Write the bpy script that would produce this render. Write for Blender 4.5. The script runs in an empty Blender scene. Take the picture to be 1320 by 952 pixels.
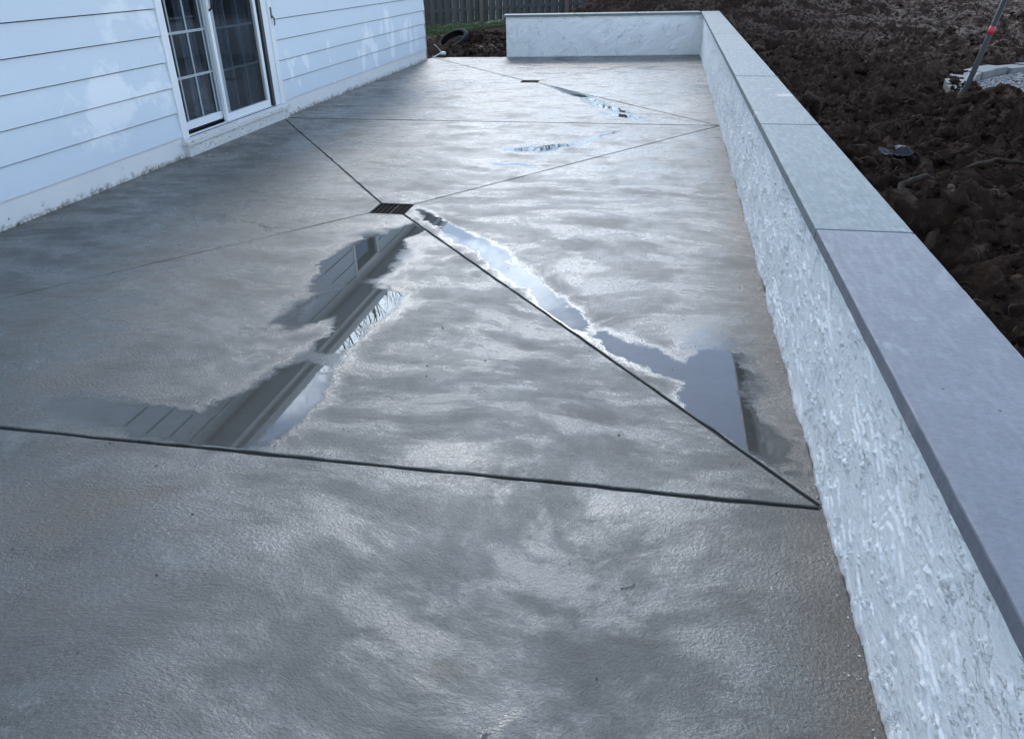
import bpy, bmesh, math, random
import numpy as np
from mathutils import Vector, Matrix
random.seed(7)
RNG = np.random.default_rng(11)
S = bpy.context.scene
COL = S.collection

# ------------------------------------------------------------------ camera
CAM_Z = 1.5
fw = Vector((-0.1714803, 0.86465351, -0.47219573))
rt = Vector((0.98254421, 0.18518331, -0.01772057))
up = Vector((-0.07212062, 0.46699191, 0.88131559))
cd = bpy.data.cameras.new('camera')
cam = bpy.data.objects.new('camera', cd)
COL.objects.link(cam)
M = Matrix((( rt.x, up.x, -fw.x, 0.0), (rt.y, up.y, -fw.y, 0.0), (rt.z, up.z, -fw.z, CAM_Z), (0, 0, 0, 1)))
cam.matrix_world = M
cd.sensor_fit = 'HORIZONTAL'
cd.sensor_width = 36.0
cd.lens = 976.98 / 1320.0 * 36.0
cd.clip_start = 0.05
cd.clip_end = 2000.0
S.camera = cam

# ------------------------------------------------------------------ sky, sun, exposure
SUN_AZ = math.radians(-12.0)      # from +Y towards +X
SUN_EL = math.radians(35.0)
SKY_STRENGTH = 0.15
W = bpy.data.worlds.new('World')
S.world = W
W.use_nodes = True
nt = W.node_tree
nt.nodes.clear()
def wn(t, **k):
    n = nt.nodes.new(t)
    for a, b in k.items(): setattr(n, a, b)
    return n
sky = wn('ShaderNodeTexSky', sky_type='NISHITA')
sky.sun_disc = False
sky.sun_elevation = SUN_EL
sky.sun_rotation = SUN_AZ
sky.altitude = 100
sky.air_density = 1.0
sky.dust_density = 0.25
sky.ozone_density = 2.0
tc = wn('ShaderNodeTexCoord')
sep = wn('ShaderNodeSeparateXYZ'); nt.links.new(tc.outputs['Generated'], sep.inputs[0])
zc = wn('ShaderNodeMath', operation='MAXIMUM'); nt.links.new(sep.outputs[2], zc.inputs[0]); zc.inputs[1].default_value = 0.0
za = wn('ShaderNodeMath', operation='ADD'); nt.links.new(zc.outputs[0], za.inputs[0]); za.inputs[1].default_value = 0.18
dx = wn('ShaderNodeMath', operation='DIVIDE'); nt.links.new(sep.outputs[0], dx.inputs[0]); nt.links.new(za.outputs[0], dx.inputs[1])
dy = wn('ShaderNodeMath', operation='DIVIDE'); nt.links.new(sep.outputs[1], dy.inputs[0]); nt.links.new(za.outputs[0], dy.inputs[1])
cmb = wn('ShaderNodeCombineXYZ'); nt.links.new(dx.outputs[0], cmb.inputs[0]); nt.links.new(dy.outputs[0], cmb.inputs[1]); cmb.inputs[2].default_value = 8.8
cn = wn('ShaderNodeTexNoise'); nt.links.new(cmb.outputs[0], cn.inputs['Vector'])
cn.inputs['Scale'].default_value = 1.5; cn.inputs['Detail'].default_value = 7; cn.inputs['Roughness'].default_value = 0.58; cn.inputs['Distortion'].default_value = 0.3
cr = wn('ShaderNodeMapRange', interpolation_type='SMOOTHSTEP'); nt.links.new(cn.outputs['Fac'], cr.inputs['Value'])
cr.inputs['From Min'].default_value = 0.47; cr.inputs['From Max'].default_value = 0.61
bw = wn('ShaderNodeRGBToBW'); nt.links.new(sky.outputs[0], bw.inputs[0])
ccol = wn('ShaderNodeMix', data_type='RGBA', blend_type='MULTIPLY'); ccol.inputs[0].default_value = 1.0
cadd = wn('ShaderNodeMath', operation='MULTIPLY_ADD'); nt.links.new(bw.outputs[0], cadd.inputs[0]); cadd.inputs[1].default_value = 1.3; cadd.inputs[2].default_value = 9.0
nt.links.new(cadd.outputs[0], ccol.inputs[6]); ccol.inputs[7].default_value = (0.85, 1.0, 1.17, 1)
mx = wn('ShaderNodeMix', data_type='RGBA'); nt.links.new(cr.outputs[0], mx.inputs[0])
nt.links.new(sky.outputs[0], mx.inputs[6]); nt.links.new(ccol.outputs[2], mx.inputs[7])
bg = wn('ShaderNodeBackground'); nt.links.new(mx.outputs[2], bg.inputs[0]); bg.inputs[1].default_value = SKY_STRENGTH
wo = wn('ShaderNodeOutputWorld'); nt.links.new(bg.outputs[0], wo.inputs[0])

sd = bpy.data.lights.new('sun', 'SUN')
sd.energy = 0.72
sd.angle = math.radians(13.0)
sd.color = (1.0, 0.97, 0.93)
sun = bpy.data.objects.new('sun', sd)
COL.objects.link(sun)
to_sun = Vector((math.sin(SUN_AZ) * math.cos(SUN_EL), math.cos(SUN_AZ) * math.cos(SUN_EL), math.sin(SUN_EL)))
sun.rotation_euler = to_sun.to_track_quat('Z', 'Y').to_euler()
sun.location = (0, 0, 20)

vs = S.view_settings
vs.view_transform = 'Standard'
vs.look = 'None'
vs.gamma = 1.0
vs.use_curve_mapping = False
vs.exposure = 0.85
S.cycles.max_bounces = 4
S.cycles.diffuse_bounces = 3
S.cycles.glossy_bounces = 3
S.cycles.transparent_max_bounces = 8
S.cycles.transmission_bounces = 4
S.cycles.use_denoising = True
S.cycles.caustics_reflective = False
S.cycles.caustics_refractive = False

# ------------------------------------------------------------------ helpers
def empty(name, loc=(0, 0, 0)):
    o = bpy.data.objects.new(name, None)
    o.location = loc
    o.empty_display_size = 0.1
    COL.objects.link(o)
    return o
def tag(o, label=None, cat=None, group=None, kind=None):
    if label: o['label'] = label
    if cat: o['category'] = cat
    if group: o['group'] = group
    if kind: o['kind'] = kind
    return o
def link(name, me, mat, parent=None, loc=(0, 0, 0)):
    o = bpy.data.objects.new(name, me)
    if mat is not None and not me.materials: me.materials.append(mat)
    o.location = loc
    o.parent = parent
    COL.objects.link(o)
    return o
class MB:
    def __init__(s): s.v = []; s.f = []
    def add(s, vs_, fs):
        b = len(s.v); s.v += [tuple(v) for v in vs_]; s.f += [tuple(i + b for i in f) for f in fs]
    def box(s, x0, x1, y0, y1, z0, z1):
        s.add([(x0,y0,z0),(x1,y0,z0),(x1,y1,z0),(x0,y1,z0),(x0,y0,z1),(x1,y0,z1),(x1,y1,z1),(x0,y1,z1)],
              [(0,3,2,1),(4,5,6,7),(0,1,5,4),(1,2,6,5),(2,3,7,6),(3,0,4,7)])
        return s
    def tube(s, pts, radii, n=8, cap=True):
        pts = [Vector(p) for p in pts]; rings = []; b = len(s.v); nrm = None
        for i, p in enumerate(pts):
            t = (pts[min(i+1, len(pts)-1)] - pts[max(i-1, 0)]).normalized()
            if nrm is None:
                a = Vector((0, 0, 1)) if abs(t.z) < 0.9 else Vector((1, 0, 0))
                nrm = t.cross(a).normalized()
            nrm = (nrm - t * nrm.dot(t)).normalized(); bn = t.cross(nrm)
            for k in range(n):
                an = 2 * math.pi * k / n
                s.v.append(tuple(p + (nrm * math.cos(an) + bn * math.sin(an)) * radii[i]))
        for i in range(len(pts) - 1):
            for k in range(n):
                a = b + i*n + k; c = b + i*n + (k+1) % n
                s.f.append((a, c, c + n, a + n))
        if cap:
            s.f.append(tuple(b + k for k in reversed(range(n))))
            s.f.append(tuple(b + (len(pts)-1)*n + k for k in range(n)))
        return s
    def mesh(s, name, smooth=False):
        me = bpy.data.meshes.new(name)
        me.from_pydata(s.v, [], s.f)
        if smooth: me.polygons.foreach_set('use_smooth', [True] * len(me.polygons))
        me.update()
        return me
    def build(s, name, mat, parent=None, smooth=False, loc=(0, 0, 0), bevel=0):
        me = s.mesh(name, smooth)
        if bevel: bevel_mesh(me, bevel)
        return link(name, me, mat, parent, loc)
def bevel_mesh(me, w, seg=2):
    bm = bmesh.new(); bm.from_mesh(me)
    bmesh.ops.recalc_face_normals(bm, faces=bm.faces)
    bmesh.ops.bevel(bm, geom=list(bm.edges), offset=w, segments=seg, affect='EDGES', profile=0.6)
    bm.to_mesh(me); bm.free()
def np_mesh(name, V, F, smooth=True):
    """V (n,3), F (m,k) with k 3 or 4"""
    me = bpy.data.meshes.new(name)
    V = np.asarray(V, np.float32); F = np.asarray(F, np.int32)
    me.vertices.add(len(V)); me.vertices.foreach_set('co', V.ravel())
    k = F.shape[1]
    me.loops.add(F.size); me.loops.foreach_set('vertex_index', F.ravel())
    me.polygons.add(len(F)); me.polygons.foreach_set('loop_start', np.arange(0, F.size, k, dtype=np.int32))
    me.update(calc_edges=True)
    if smooth: me.polygons.foreach_set('use_smooth', np.ones(len(F), bool))
    me.validate()
    return me
def grid_faces(nu, nv):
    a = (np.arange(nu - 1)[:, None] * nv + np.arange(nv - 1)[None, :]).ravel()
    return np.stack([a, a + nv, a + nv + 1, a + 1], 1)
_perm = np.random.default_rng(3).permutation(65536).astype(np.int64)
_ang = np.random.default_rng(4).random(65536) * 2 * np.pi
_gx, _gy = np.cos(_ang), np.sin(_ang)
def perlin(x, y, seed=0):
    xi = np.floor(x).astype(np.int64); yi = np.floor(y).astype(np.int64)
    xf = x - xi; yf = y - yi
    def h(i, j): return _perm[(_perm[(i + seed * 57) & 65535] + j) & 65535]
    def g(i, j, a, b):
        q = h(i, j); return _gx[q] * a + _gy[q] * b
    u = xf*xf*xf*(xf*(xf*6-15)+10); v = yf*yf*yf*(yf*(yf*6-15)+10)
    n00 = g(xi, yi, xf, yf); n10 = g(xi+1, yi, xf-1, yf); n01 = g(xi, yi+1, xf, yf-1); n11 = g(xi+1, yi+1, xf-1, yf-1)
    return (n00*(1-u)+n10*u)*(1-v) + (n01*(1-u)+n11*u)*v
def fbm(x, y, oct=4, seed=0, gain=0.5, lac=2.03):
    s = 0; a = 1.0
    for i in range(oct):
        s = s + a * perlin(x * lac**i, y * lac**i, seed + i * 13); a *= gain
    return s
def sstep(a, b, x):
    t = np.clip((x - a) / (b - a), 0, 1); return t * t * (3 - 2 * t)

# ------------------------------------------------------------------ materials
class NT:
    def __init__(s, name):
        s.m = bpy.data.materials.new(name); s.m.use_nodes = True
        s.t = s.m.node_tree; s.t.nodes.clear()
        s.out = s.t.nodes.new('ShaderNodeOutputMaterial')
        s.bsdf = s.t.nodes.new('ShaderNodeBsdfPrincipled')
        s.t.links.new(s.bsdf.outputs[0], s.out.inputs[0])
        c = s.t.nodes.new('ShaderNodeTexCoord'); s.obj = c.outputs['Object']
    def L(s, a, b):
        if isinstance(a, (int, float, tuple)): b.default_value = a
        else: s.t.links.new(a, b)
    def math(s, op, a, b=0.0, c=None, clamp=False):
        n = s.t.nodes.new('ShaderNodeMath'); n.operation = op; n.use_clamp = clamp
        s.L(a, n.inputs[0]); s.L(b, n.inputs[1])
        if c is not None: s.L(c, n.inputs[2])
        return n.outputs[0]
    def vmath(s, op, a, b):
        n = s.t.nodes.new('ShaderNodeVectorMath'); n.operation = op
        s.L(a, n.inputs[0])
        if op == 'SCALE': s.L(b, n.inputs['Scale'])
        elif b is not None: s.L(b, n.inputs[1])
        return n
    def map(s, vec, scale=(1, 1, 1), loc=(0, 0, 0), rot=0.0, kind='POINT'):
        n = s.t.nodes.new('ShaderNodeMapping'); n.vector_type = kind
        s.L(vec, n.inputs['Vector']); n.inputs['Location'].default_value = loc
        n.inputs['Rotation'].default_value = (0, 0, rot); n.inputs['Scale'].default_value = scale
        return n.outputs[0]
    def noise(s, vec, scale, detail=3, rough=0.55, dist=0.0, color=False):
        n = s.t.nodes.new('ShaderNodeTexNoise'); s.L(vec, n.inputs['Vector'])
        n.inputs['Scale'].default_value = scale; n.inputs['Detail'].default_value = detail
        n.inputs['Roughness'].default_value = rough; n.inputs['Distortion'].default_value = dist
        return n.outputs['Color' if color else 'Fac']
    def voro(s, vec, scale, feature='F1', out='Distance'):
        n = s.t.nodes.new('ShaderNodeTexVoronoi'); n.feature = feature; s.L(vec, n.inputs['Vector']); n.inputs['Scale'].default_value = scale
        return n.outputs[out]
    def rng(s, v, a, b, c=0.0, d=1.0, smooth=True):
        n = s.t.nodes.new('ShaderNodeMapRange'); n.interpolation_type = 'SMOOTHSTEP' if smooth else 'LINEAR'
        s.L(v, n.inputs['Value'])
        for i, q in zip(('From Min', 'From Max', 'To Min', 'To Max'), (a, b, c, d)): s.L(q, n.inputs[i])
        return n.outputs[0]
    def mix(s, f, a, b, blend='MIX'):
        n = s.t.nodes.new('ShaderNodeMix'); n.data_type = 'RGBA'; n.blend_type = blend
        s.L(f, n.inputs[0]); s.L(col4(a), n.inputs[6]); s.L(col4(b), n.inputs[7])
        return n.outputs[2]
    def fmix(s, f, a, b):
        n = s.t.nodes.new('ShaderNodeMix'); n.data_type = 'FLOAT'
        s.L(f, n.inputs[0]); s.L(a, n.inputs[2]); s.L(b, n.inputs[3])
        return n.outputs[0]
    def bump(s, h, strength, dist, prev=None):
        n = s.t.nodes.new('ShaderNodeBump'); s.L(strength, n.inputs['Strength']); n.inputs['Distance'].default_value = dist
        s.L(h, n.inputs['Height'])
        if prev is not None: s.L(prev, n.inputs['Normal'])
        return n.outputs[0]
    def set(s, **k):
        for a, b in k.items():
            s.L(col4(b) if a in ('Base_Color',) else b, s.bsdf.inputs[a.replace('_', ' ')])
        return s.m
def col4(c):
    if isinstance(c, tuple) and len(c) == 3: return (*c, 1.0)
    return c
def simple(name, color, rough=0.5, var=0.15, scale=8.0, bump=0.0, bscale=40.0, metal=0.0, ior=1.45):
    n = NT(name)
    f = n.noise(n.obj, scale, 4)
    a = tuple(c * (1 - var) for c in color); b = tuple(min(1, c * (1 + var)) for c in color)
    n.set(Base_Color=n.mix(f, a, b), Roughness=rough, Metallic=metal, IOR=ior)
    if bump: n.set(Normal=n.bump(n.noise(n.obj, bscale, 4), 1.0, bump))
    return n.m

def concrete(name, puddles=(), stains_and_reflection=()):
    n = NT(name); p = n.map(n.obj, (1, 1, 0))
    # gentle domain warp: the trowel swept in broad arcs
    w = n.vmath('SUBTRACT', n.noise(p, 0.5, 2, 0.5, color=True), (0.5, 0.5, 0.5)).outputs[0]
    pw = n.vmath('MULTIPLY_ADD', w, (1.1, 1.1, 0)); n.L(p, pw.inputs[2]); pw = pw.outputs[0]
    # edge jitter for the water line
    j = n.vmath('SUBTRACT', n.noise(p, 9.0, 5, 0.72, color=True), (0.5, 0.5, 0.5)).outputs[0]
    pj = n.vmath('MULTIPLY_ADD', j, (0.17, 0.17, 0)); n.L(p, pj.inputs[2]); pj = pj.outputs[0]
    field = None
    for (cx, cy, ra, rb, an) in puddles:
        q = n.map(pj, (ra, rb, 1.0), (cx, cy, 0), an, 'TEXTURE')
        l = n.vmath('LENGTH', q, None).outputs['Value']
        if field is None: field = l
        else:
            k = n.t.nodes.new('ShaderNodeMath'); k.operation = 'SMOOTH_MIN'
            n.L(field, k.inputs[0]); n.L(l, k.inputs[1]); k.inputs[2].default_value = 0.25; field = k.outputs[0]
    sweep = n.noise(n.map(pw, (0.9, 1.9, 1)), 2.2, 6, 0.74)
    mott = n.noise(p, 2.8, 6, 0.74)
    grain = n.noise(p, 75.0, 3, 0.7)
    if field is None: field = 3.0
    wet = n.rng(n.math('ADD', field, n.math('MULTIPLY', n.math('SUBTRACT', sweep, 0.5), 1.6)), 1.16, 0.84)
    damp = n.rng(n.math('ADD', field, n.math('MULTIPLY', n.math('SUBTRACT', mott, 0.5), 2.0)), 2.0, 0.8, 0, 1.0)
    wet = n.math('MAXIMUM', wet, n.rng(sweep, 0.67, 0.77, 0, 0.9))
    film = n.rng(sweep, 0.43, 0.60)
    # relief: crumpled cement skin over faint drag marks, one height for all
    rip = n.noise(n.map(pw, (85, 115, 1)), 1.0, 4, 0.70)
    drag = n.noise(n.map(pw, (5, 11, 1)), 1.0, 4, 0.66)
    h = n.math('ADD', n.math('MULTIPLY', rip, 0.62), n.math('MULTIPLY', drag, 0.11))
    dry = n.math('SUBTRACT', 1.0, wet)
    nrm = n.bump(h, n.math('MULTIPLY', n.math('MULTIPLY', dry, n.fmix(damp, 1.0, 0.22)), n.fmix(film, 1.0, 0.6)), 0.0085)
    # colour: damp grey-brown cement, paler where the paste came up
    c1 = n.mix(n.rng(sweep, 0.36, 0.64, 0, 1, False), (0.040, 0.040, 0.034), (0.094, 0.095, 0.086))
    c2 = n.mix(n.rng(mott, 0.52, 0.68, 0, 0.6), c1, (0.066, 0.056, 0.046))
    c2 = n.mix(n.rng(mott, 0.46, 0.34, 0, 0.65), c2, (0.145, 0.147, 0.138))
    c2 = n.mix(1.0, c2, n.mix(grain, (0.45, 0.45, 0.44), (1.55, 1.55, 1.56)), 'MULTIPLY')
    for (cx, cy, ra, rb, an) in stains_and_reflection:  # brown stains, plus the wall's dark reflection painted in along its foot
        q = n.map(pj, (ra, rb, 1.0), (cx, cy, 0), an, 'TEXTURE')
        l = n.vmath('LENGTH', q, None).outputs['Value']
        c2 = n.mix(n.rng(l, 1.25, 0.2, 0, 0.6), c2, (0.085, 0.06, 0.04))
    c2 = n.mix(n.math('MULTIPLY', damp, 0.5), c2, (0.045, 0.044, 0.039))
    c2 = n.mix(n.math('MULTIPLY', wet, 0.5), c2, (0.075, 0.073, 0.068))
    rgh = n.fmix(wet, n.fmix(n.math('MULTIPLY', damp, 0.85), n.fmix(film, n.rng(mott, 0.38, 0.62, 0.30, 0.55), 0.24), 0.10), 0.012)
    n.set(Base_Color=c2, Roughness=rgh, IOR=1.75, Normal=nrm)
    return n.m

def mat_stucco():
    n = NT('stucco')
    a = n.noise(n.obj, 3.0, 4); b = n.noise(n.obj, 22.0, 4)
    c = n.mix(n.math('MULTIPLY', a, b), (0.74, 0.745, 0.75), (0.88, 0.88, 0.87))
    sepn = n.t.nodes.new('ShaderNodeSeparateXYZ'); n.L(n.obj, sepn.inputs[0])
    splash = n.rng(n.math('ADD', sepn.outputs[2], n.math('MULTIPLY', b, 0.05)), 0.055, 0.02, 0, 0.55)
    c = n.mix(splash, c, (0.36, 0.33, 0.29))
    h = n.noise(n.map(n.obj, (1, 0.7, 1.2)), 70.0, 4, 0.6)
    h2 = n.noise(n.obj, 300.0, 2)
    cm = n.rng(n.noise(n.obj, 6.0, 2), 0.48, 0.62)
    crust = n.math('MULTIPLY', n.rng(n.noise(n.map(n.obj, (1, 0.75, 1.15)), 30.0, 5, 0.70), 0.55, 0.59), cm)
    bb = n.bump(n.math('ADD', n.math('MULTIPLY', crust, 1.0), n.math('ADD', n.math('MULTIPLY', h, 0.5), n.math('MULTIPLY', h2, 0.3))), 0.9, 0.006)
    return n.set(Base_Color=c, Roughness=0.7, Normal=bb)
def mat_bluestone(name, c0, c1):
    n = NT(name)
    big = n.noise(n.obj, 2.2, 5, 0.6); sm = n.noise(n.map(n.obj, (6, 1.2, 1)), 9.0, 5, 0.6)
    c = n.mix(big, c0, c1)
    c = n.mix(n.rng(sm, 0.5, 0.75, 0, 0.3), c, tuple(x * 1.2 for x in c1))
    c = n.mix(n.rng(n.noise(n.obj, 3.1, 4), 0.66, 0.74, 0, 0.35), c, (0.55, 0.56, 0.57))
    spk = n.rng(n.voro(n.obj, 11.0), 0.05, 0.03)
    c = n.mix(n.math('MULTIPLY', spk, n.rng(n.noise(n.obj, 5, 1), 0.5, 0.55)), c, (0.03, 0.03, 0.035))
    st = n.rng(n.noise(n.map(n.obj, (1, 1, 1), (2.1, 0.4, 0)), 4.0, 5), 0.70, 0.78, 0, 0.5)
    c = n.mix(st, c, (0.3, 0.22, 0.14))
    h = n.noise(n.map(n.obj, (50, 75, 60)), 1.0, 5, 0.72); h2 = n.noise(n.obj, 14.0, 3)
    b = n.bump(h, 0.55, 0.0022, n.bump(h2, 0.4, 0.004))
    c = n.mix(1.0, c, n.mix(n.noise(n.obj, 60.0, 4, 0.7), (0.62, 0.62, 0.63), (1.38, 1.38, 1.37)), 'MULTIPLY')
    return n.set(Base_Color=c, Roughness=n.rng(sm, 0.3, 0.7, 0.5, 0.68), Normal=b)
def mat_soil():
    n = NT('soil')
    f = n.noise(n.obj, 1.3, 6, 0.65); g = n.noise(n.obj, 14.0, 5, 0.65)
    c = n.mix(f, (0.012, 0.0082, 0.0068), (0.045, 0.029, 0.022))
    c = n.mix(n.rng(g, 0.45, 0.72, 0, 0.7), c, (0.082, 0.054, 0.040))
    c = n.mix(n.rng(n.noise(n.obj, 5.5, 5, 0.7), 0.60, 0.70, 0, 0.8), c, (0.13, 0.084, 0.06))
    # smeared, compacted plates of paler clay
    sm = n.rng(n.noise(n.map(n.obj, (0.55, 1.6, 0)), 1.2, 5, 0.6), 0.60, 0.68)
    sp = n.t.nodes.new('ShaderNodeSeparateXYZ'); n.L(n.obj, sp.inputs[0])
    flat = n.math('MULTIPLY', n.rng(n.math('ADD', sp.outputs[1], sp.outputs[0]), 15.0, 22.0), n.rng(n.noise(n.map(n.obj, (0.5, 1.5, 0)), 2.0, 5, 0.6), 0.45, 0.56))
    sm = n.math('MULTIPLY', n.math('MAXIMUM', sm, flat), n.rng(g, 0.42, 0.55))
    c = n.mix(n.math('MULTIPLY', sm, 0.75), c, (0.17, 0.13, 0.105))
    h = n.noise(n.obj, 38.0, 6, 0.78)
    b = n.bump(h, 1.0, 0.022)
    return n.set(Base_Color=c, Roughness=n.fmix(sm, 0.85, 0.45), Normal=b, Specular_IOR_Level=0.03)
XH_ = -4.229
def mat_siding():
    n = NT('siding_paint')
    info = n.t.nodes.new('ShaderNodeObjectInfo')
    f = n.noise(n.map(n.obj, (1, 0.7, 1.2)), 1.4, 5, 0.6)
    patch = n.rng(n.noise(n.map(n.obj, (1, 0.8, 1.0), (0, 3.1, 1.7)), 3.2, 5, 0.66, 0.3), 0.46, 0.60)
    def zone(cy, cz, ry, rz):
        q = n.map(n.obj, (100, ry, rz), (XH_, cy, cz), 0, 'TEXTURE')
        return n.rng(n.math('ADD', n.vmath('LENGTH', q, None).outputs['Value'], n.math('MULTIPLY', n.math('SUBTRACT', n.noise(n.obj, 3.0, 3), 0.5), 1.2)), 1.0, 0.75)
    z1 = zone(5.55, 0.62, 0.95, 0.42); z2 = zone(6.0, 1.05, 0.5, 0.35); z3 = zone(9.6, 0.35, 2.6, 0.30); z4 = zone(12.2, 0.5, 1.6, 0.5)
    spots = n.math('MULTIPLY', n.math('MAXIMUM', z3, z4), n.rng(n.noise(n.map(n.obj, (1, 1, 0.6), (0, 0.4, 0.2)), 3.4, 3), 0.58, 0.62))
    patch = n.math('MAXIMUM', n.math('MULTIPLY', patch, n.math('MAXIMUM', z1, z2)), spots)
    c = n.mix(f, (0.54, 0.605, 0.68), (0.62, 0.675, 0.745))
    c = n.mix(n.math('MULTIPLY', patch, 0.62), c, (0.84, 0.85, 0.86))
    c = n.mix(n.math('MULTIPLY', info.outputs['Random'], 0.12), c, (0.6, 0.61, 0.63))
    dirt = n.rng(n.noise(n.map(n.obj, (6, 6, 1)), 1.5, 5, 0.7), 0.66, 0.78, 0, 0.35)
    c = n.mix(dirt, c, (0.35, 0.34, 0.32))
    h = n.noise(n.map(n.obj, (60, 5, 60)), 1.0, 3)
    return n.set(Base_Color=c, Roughness=n.fmix(patch, 0.55, 0.7), Normal=n.bump(h, 0.25, 0.0015))
def mat_skirt():
    n = NT('skirt_paint')
    sepn = n.t.nodes.new('ShaderNodeSeparateXYZ'); n.L(n.obj, sepn.inputs[0])
    nz = n.noise(n.map(n.obj, (1, 5, 5)), 2.2, 6, 0.7); fine = n.noise(n.obj, 30.0, 5, 0.7)
    c = n.mix(n.noise(n.obj, 3.0, 4), (0.62, 0.63, 0.64), (0.76, 0.76, 0.75))
    low = n.rng(n.math('SUBTRACT', sepn.outputs[2], n.math('MULTIPLY', n.math('SUBTRACT', nz, 0.5), 0.16)), 0.05, 0.0)
    c = n.mix(n.math('MULTIPLY', low, n.rng(fine, 0.35, 0.6)), c, (0.2, 0.185, 0.14))
    pk = n.rng(n.math('SUBTRACT', n.noise(n.obj, 16.0, 5, 0.7), n.math('MULTIPLY', sepn.outputs[2], 1.3)), 0.56, 0.60)
    c = n.mix(pk, c, (0.085, 0.085, 0.06))
    return n.set(Base_Color=c, Roughness=0.65, Normal=n.bump(n.math('SUBTRACT', fine, pk), 0.5, 0.004))
def mat_peeling():
    n = NT('peeling_paint')
    k = n.rng(n.noise(n.map(n.obj, (5, 1.3, 5)), 12.0, 6, 0.72, 0.4), 0.56, 0.59)
    sm = n.noise(n.map(n.obj, (1, 1, 2)), 4.0, 4)
    c = n.mix(sm, (0.56, 0.555, 0.55), (0.70, 0.69, 0.68))
    c = n.mix(n.math('MULTIPLY', k, n.rng(sm, 0.42, 0.55, 0.25, 0.9)), c, (0.34, 0.315, 0.285))
    c = n.mix(n.rng(n.noise(n.map(n.obj, (1, 0.6, 1)), 42.0, 4, 0.7), 0.66, 0.71), c, (0.08, 0.075, 0.065))
    return n.set(Base_Color=c, Roughness=0.7, Normal=n.bump(k, 0.8, -0.003))
def mat_wood(name, a, b, sx=(30, 30, 1.5)):
    n = NT(name)
    info = n.t.nodes.new('ShaderNodeObjectInfo')
    off = n.vmath('ADD', n.obj, n.vmath('SCALE', (3.0, 7.0, 11.0), info.outputs['Random']).outputs[0]).outputs[0]
    g = n.noise(n.map(off, sx), 1.0, 5, 0.6)
    c = n.mix(g, a, b)
    c = n.mix(n.math('MULTIPLY', info.outputs['Random'], 0.5), c, tuple(x * 0.6 for x in a))
    return n.set(Base_Color=c, Roughness=0.85, Normal=n.bump(g, 0.7, 0.005), Specular_IOR_Level=0.08)
def mat_glass():
    n = NT('window_glass')
    n.t.nodes.remove(n.bsdf)
    gl = n.t.nodes.new('ShaderNodeBsdfGlossy'); gl.inputs['Roughness'].default_value = 0.01; gl.inputs['Color'].default_value = (0.9, 0.95, 1, 1)
    tr = n.t.nodes.new('ShaderNodeBsdfTransparent'); tr.inputs['Color'].default_value = (0.72, 0.76, 0.8, 1)
    lw = n.t.nodes.new('ShaderNodeLayerWeight'); fac = n.math('MULTIPLY_ADD', n.math('POWER', lw.outputs['Facing'], 5.0), 0.9, 0.045)
    m = n.t.nodes.new('ShaderNodeMixShader')
    n.L(fac, m.inputs[0]); n.t.links.new(tr.outputs[0], m.inputs[1]); n.t.links.new(gl.outputs[0], m.inputs[2])
    n.t.links.new(m.outputs[0], n.out.inputs[0])
    return n.m
def mat_screen():
    n = NT('insect_screen')
    n.t.nodes.remove(n.bsdf)
    df = n.t.nodes.new('ShaderNodeBsdfDiffuse'); df.inputs['Color'].default_value = (0.035, 0.04, 0.045, 1)
    tr = n.t.nodes.new('ShaderNodeBsdfTransparent')
    m = n.t.nodes.new('ShaderNodeMixShader'); m.inputs[0].default_value = 0.16
    n.t.links.new(tr.outputs[0], m.inputs[1]); n.t.links.new(df.outputs[0], m.inputs[2]); n.t.links.new(m.outputs[0], n.out.inputs[0])
    return n.m
def mat_gravel():
    n = NT('gravel_stone')
    c = n.mix(n.voro(n.obj, 28.0, out='Color'), (0.04, 0.041, 0.042), (0.23, 0.235, 0.24))
    return n.set(Base_Color=c, Roughness=0.6)
def mat_grass():
    n = NT('lawn_grass')
    c = n.mix(n.noise(n.obj, 1.6, 5), (0.04, 0.075, 0.022), (0.11, 0.155, 0.05))
    c = n.mix(n.rng(n.noise(n.obj, 4.0, 4), 0.6, 0.7, 0, 0.7), c, (0.05, 0.04, 0.03))
    return n.set(Base_Color=c, Roughness=0.75, Normal=n.bump(n.noise(n.obj, 40, 4), 0.8, 0.03))

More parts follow.
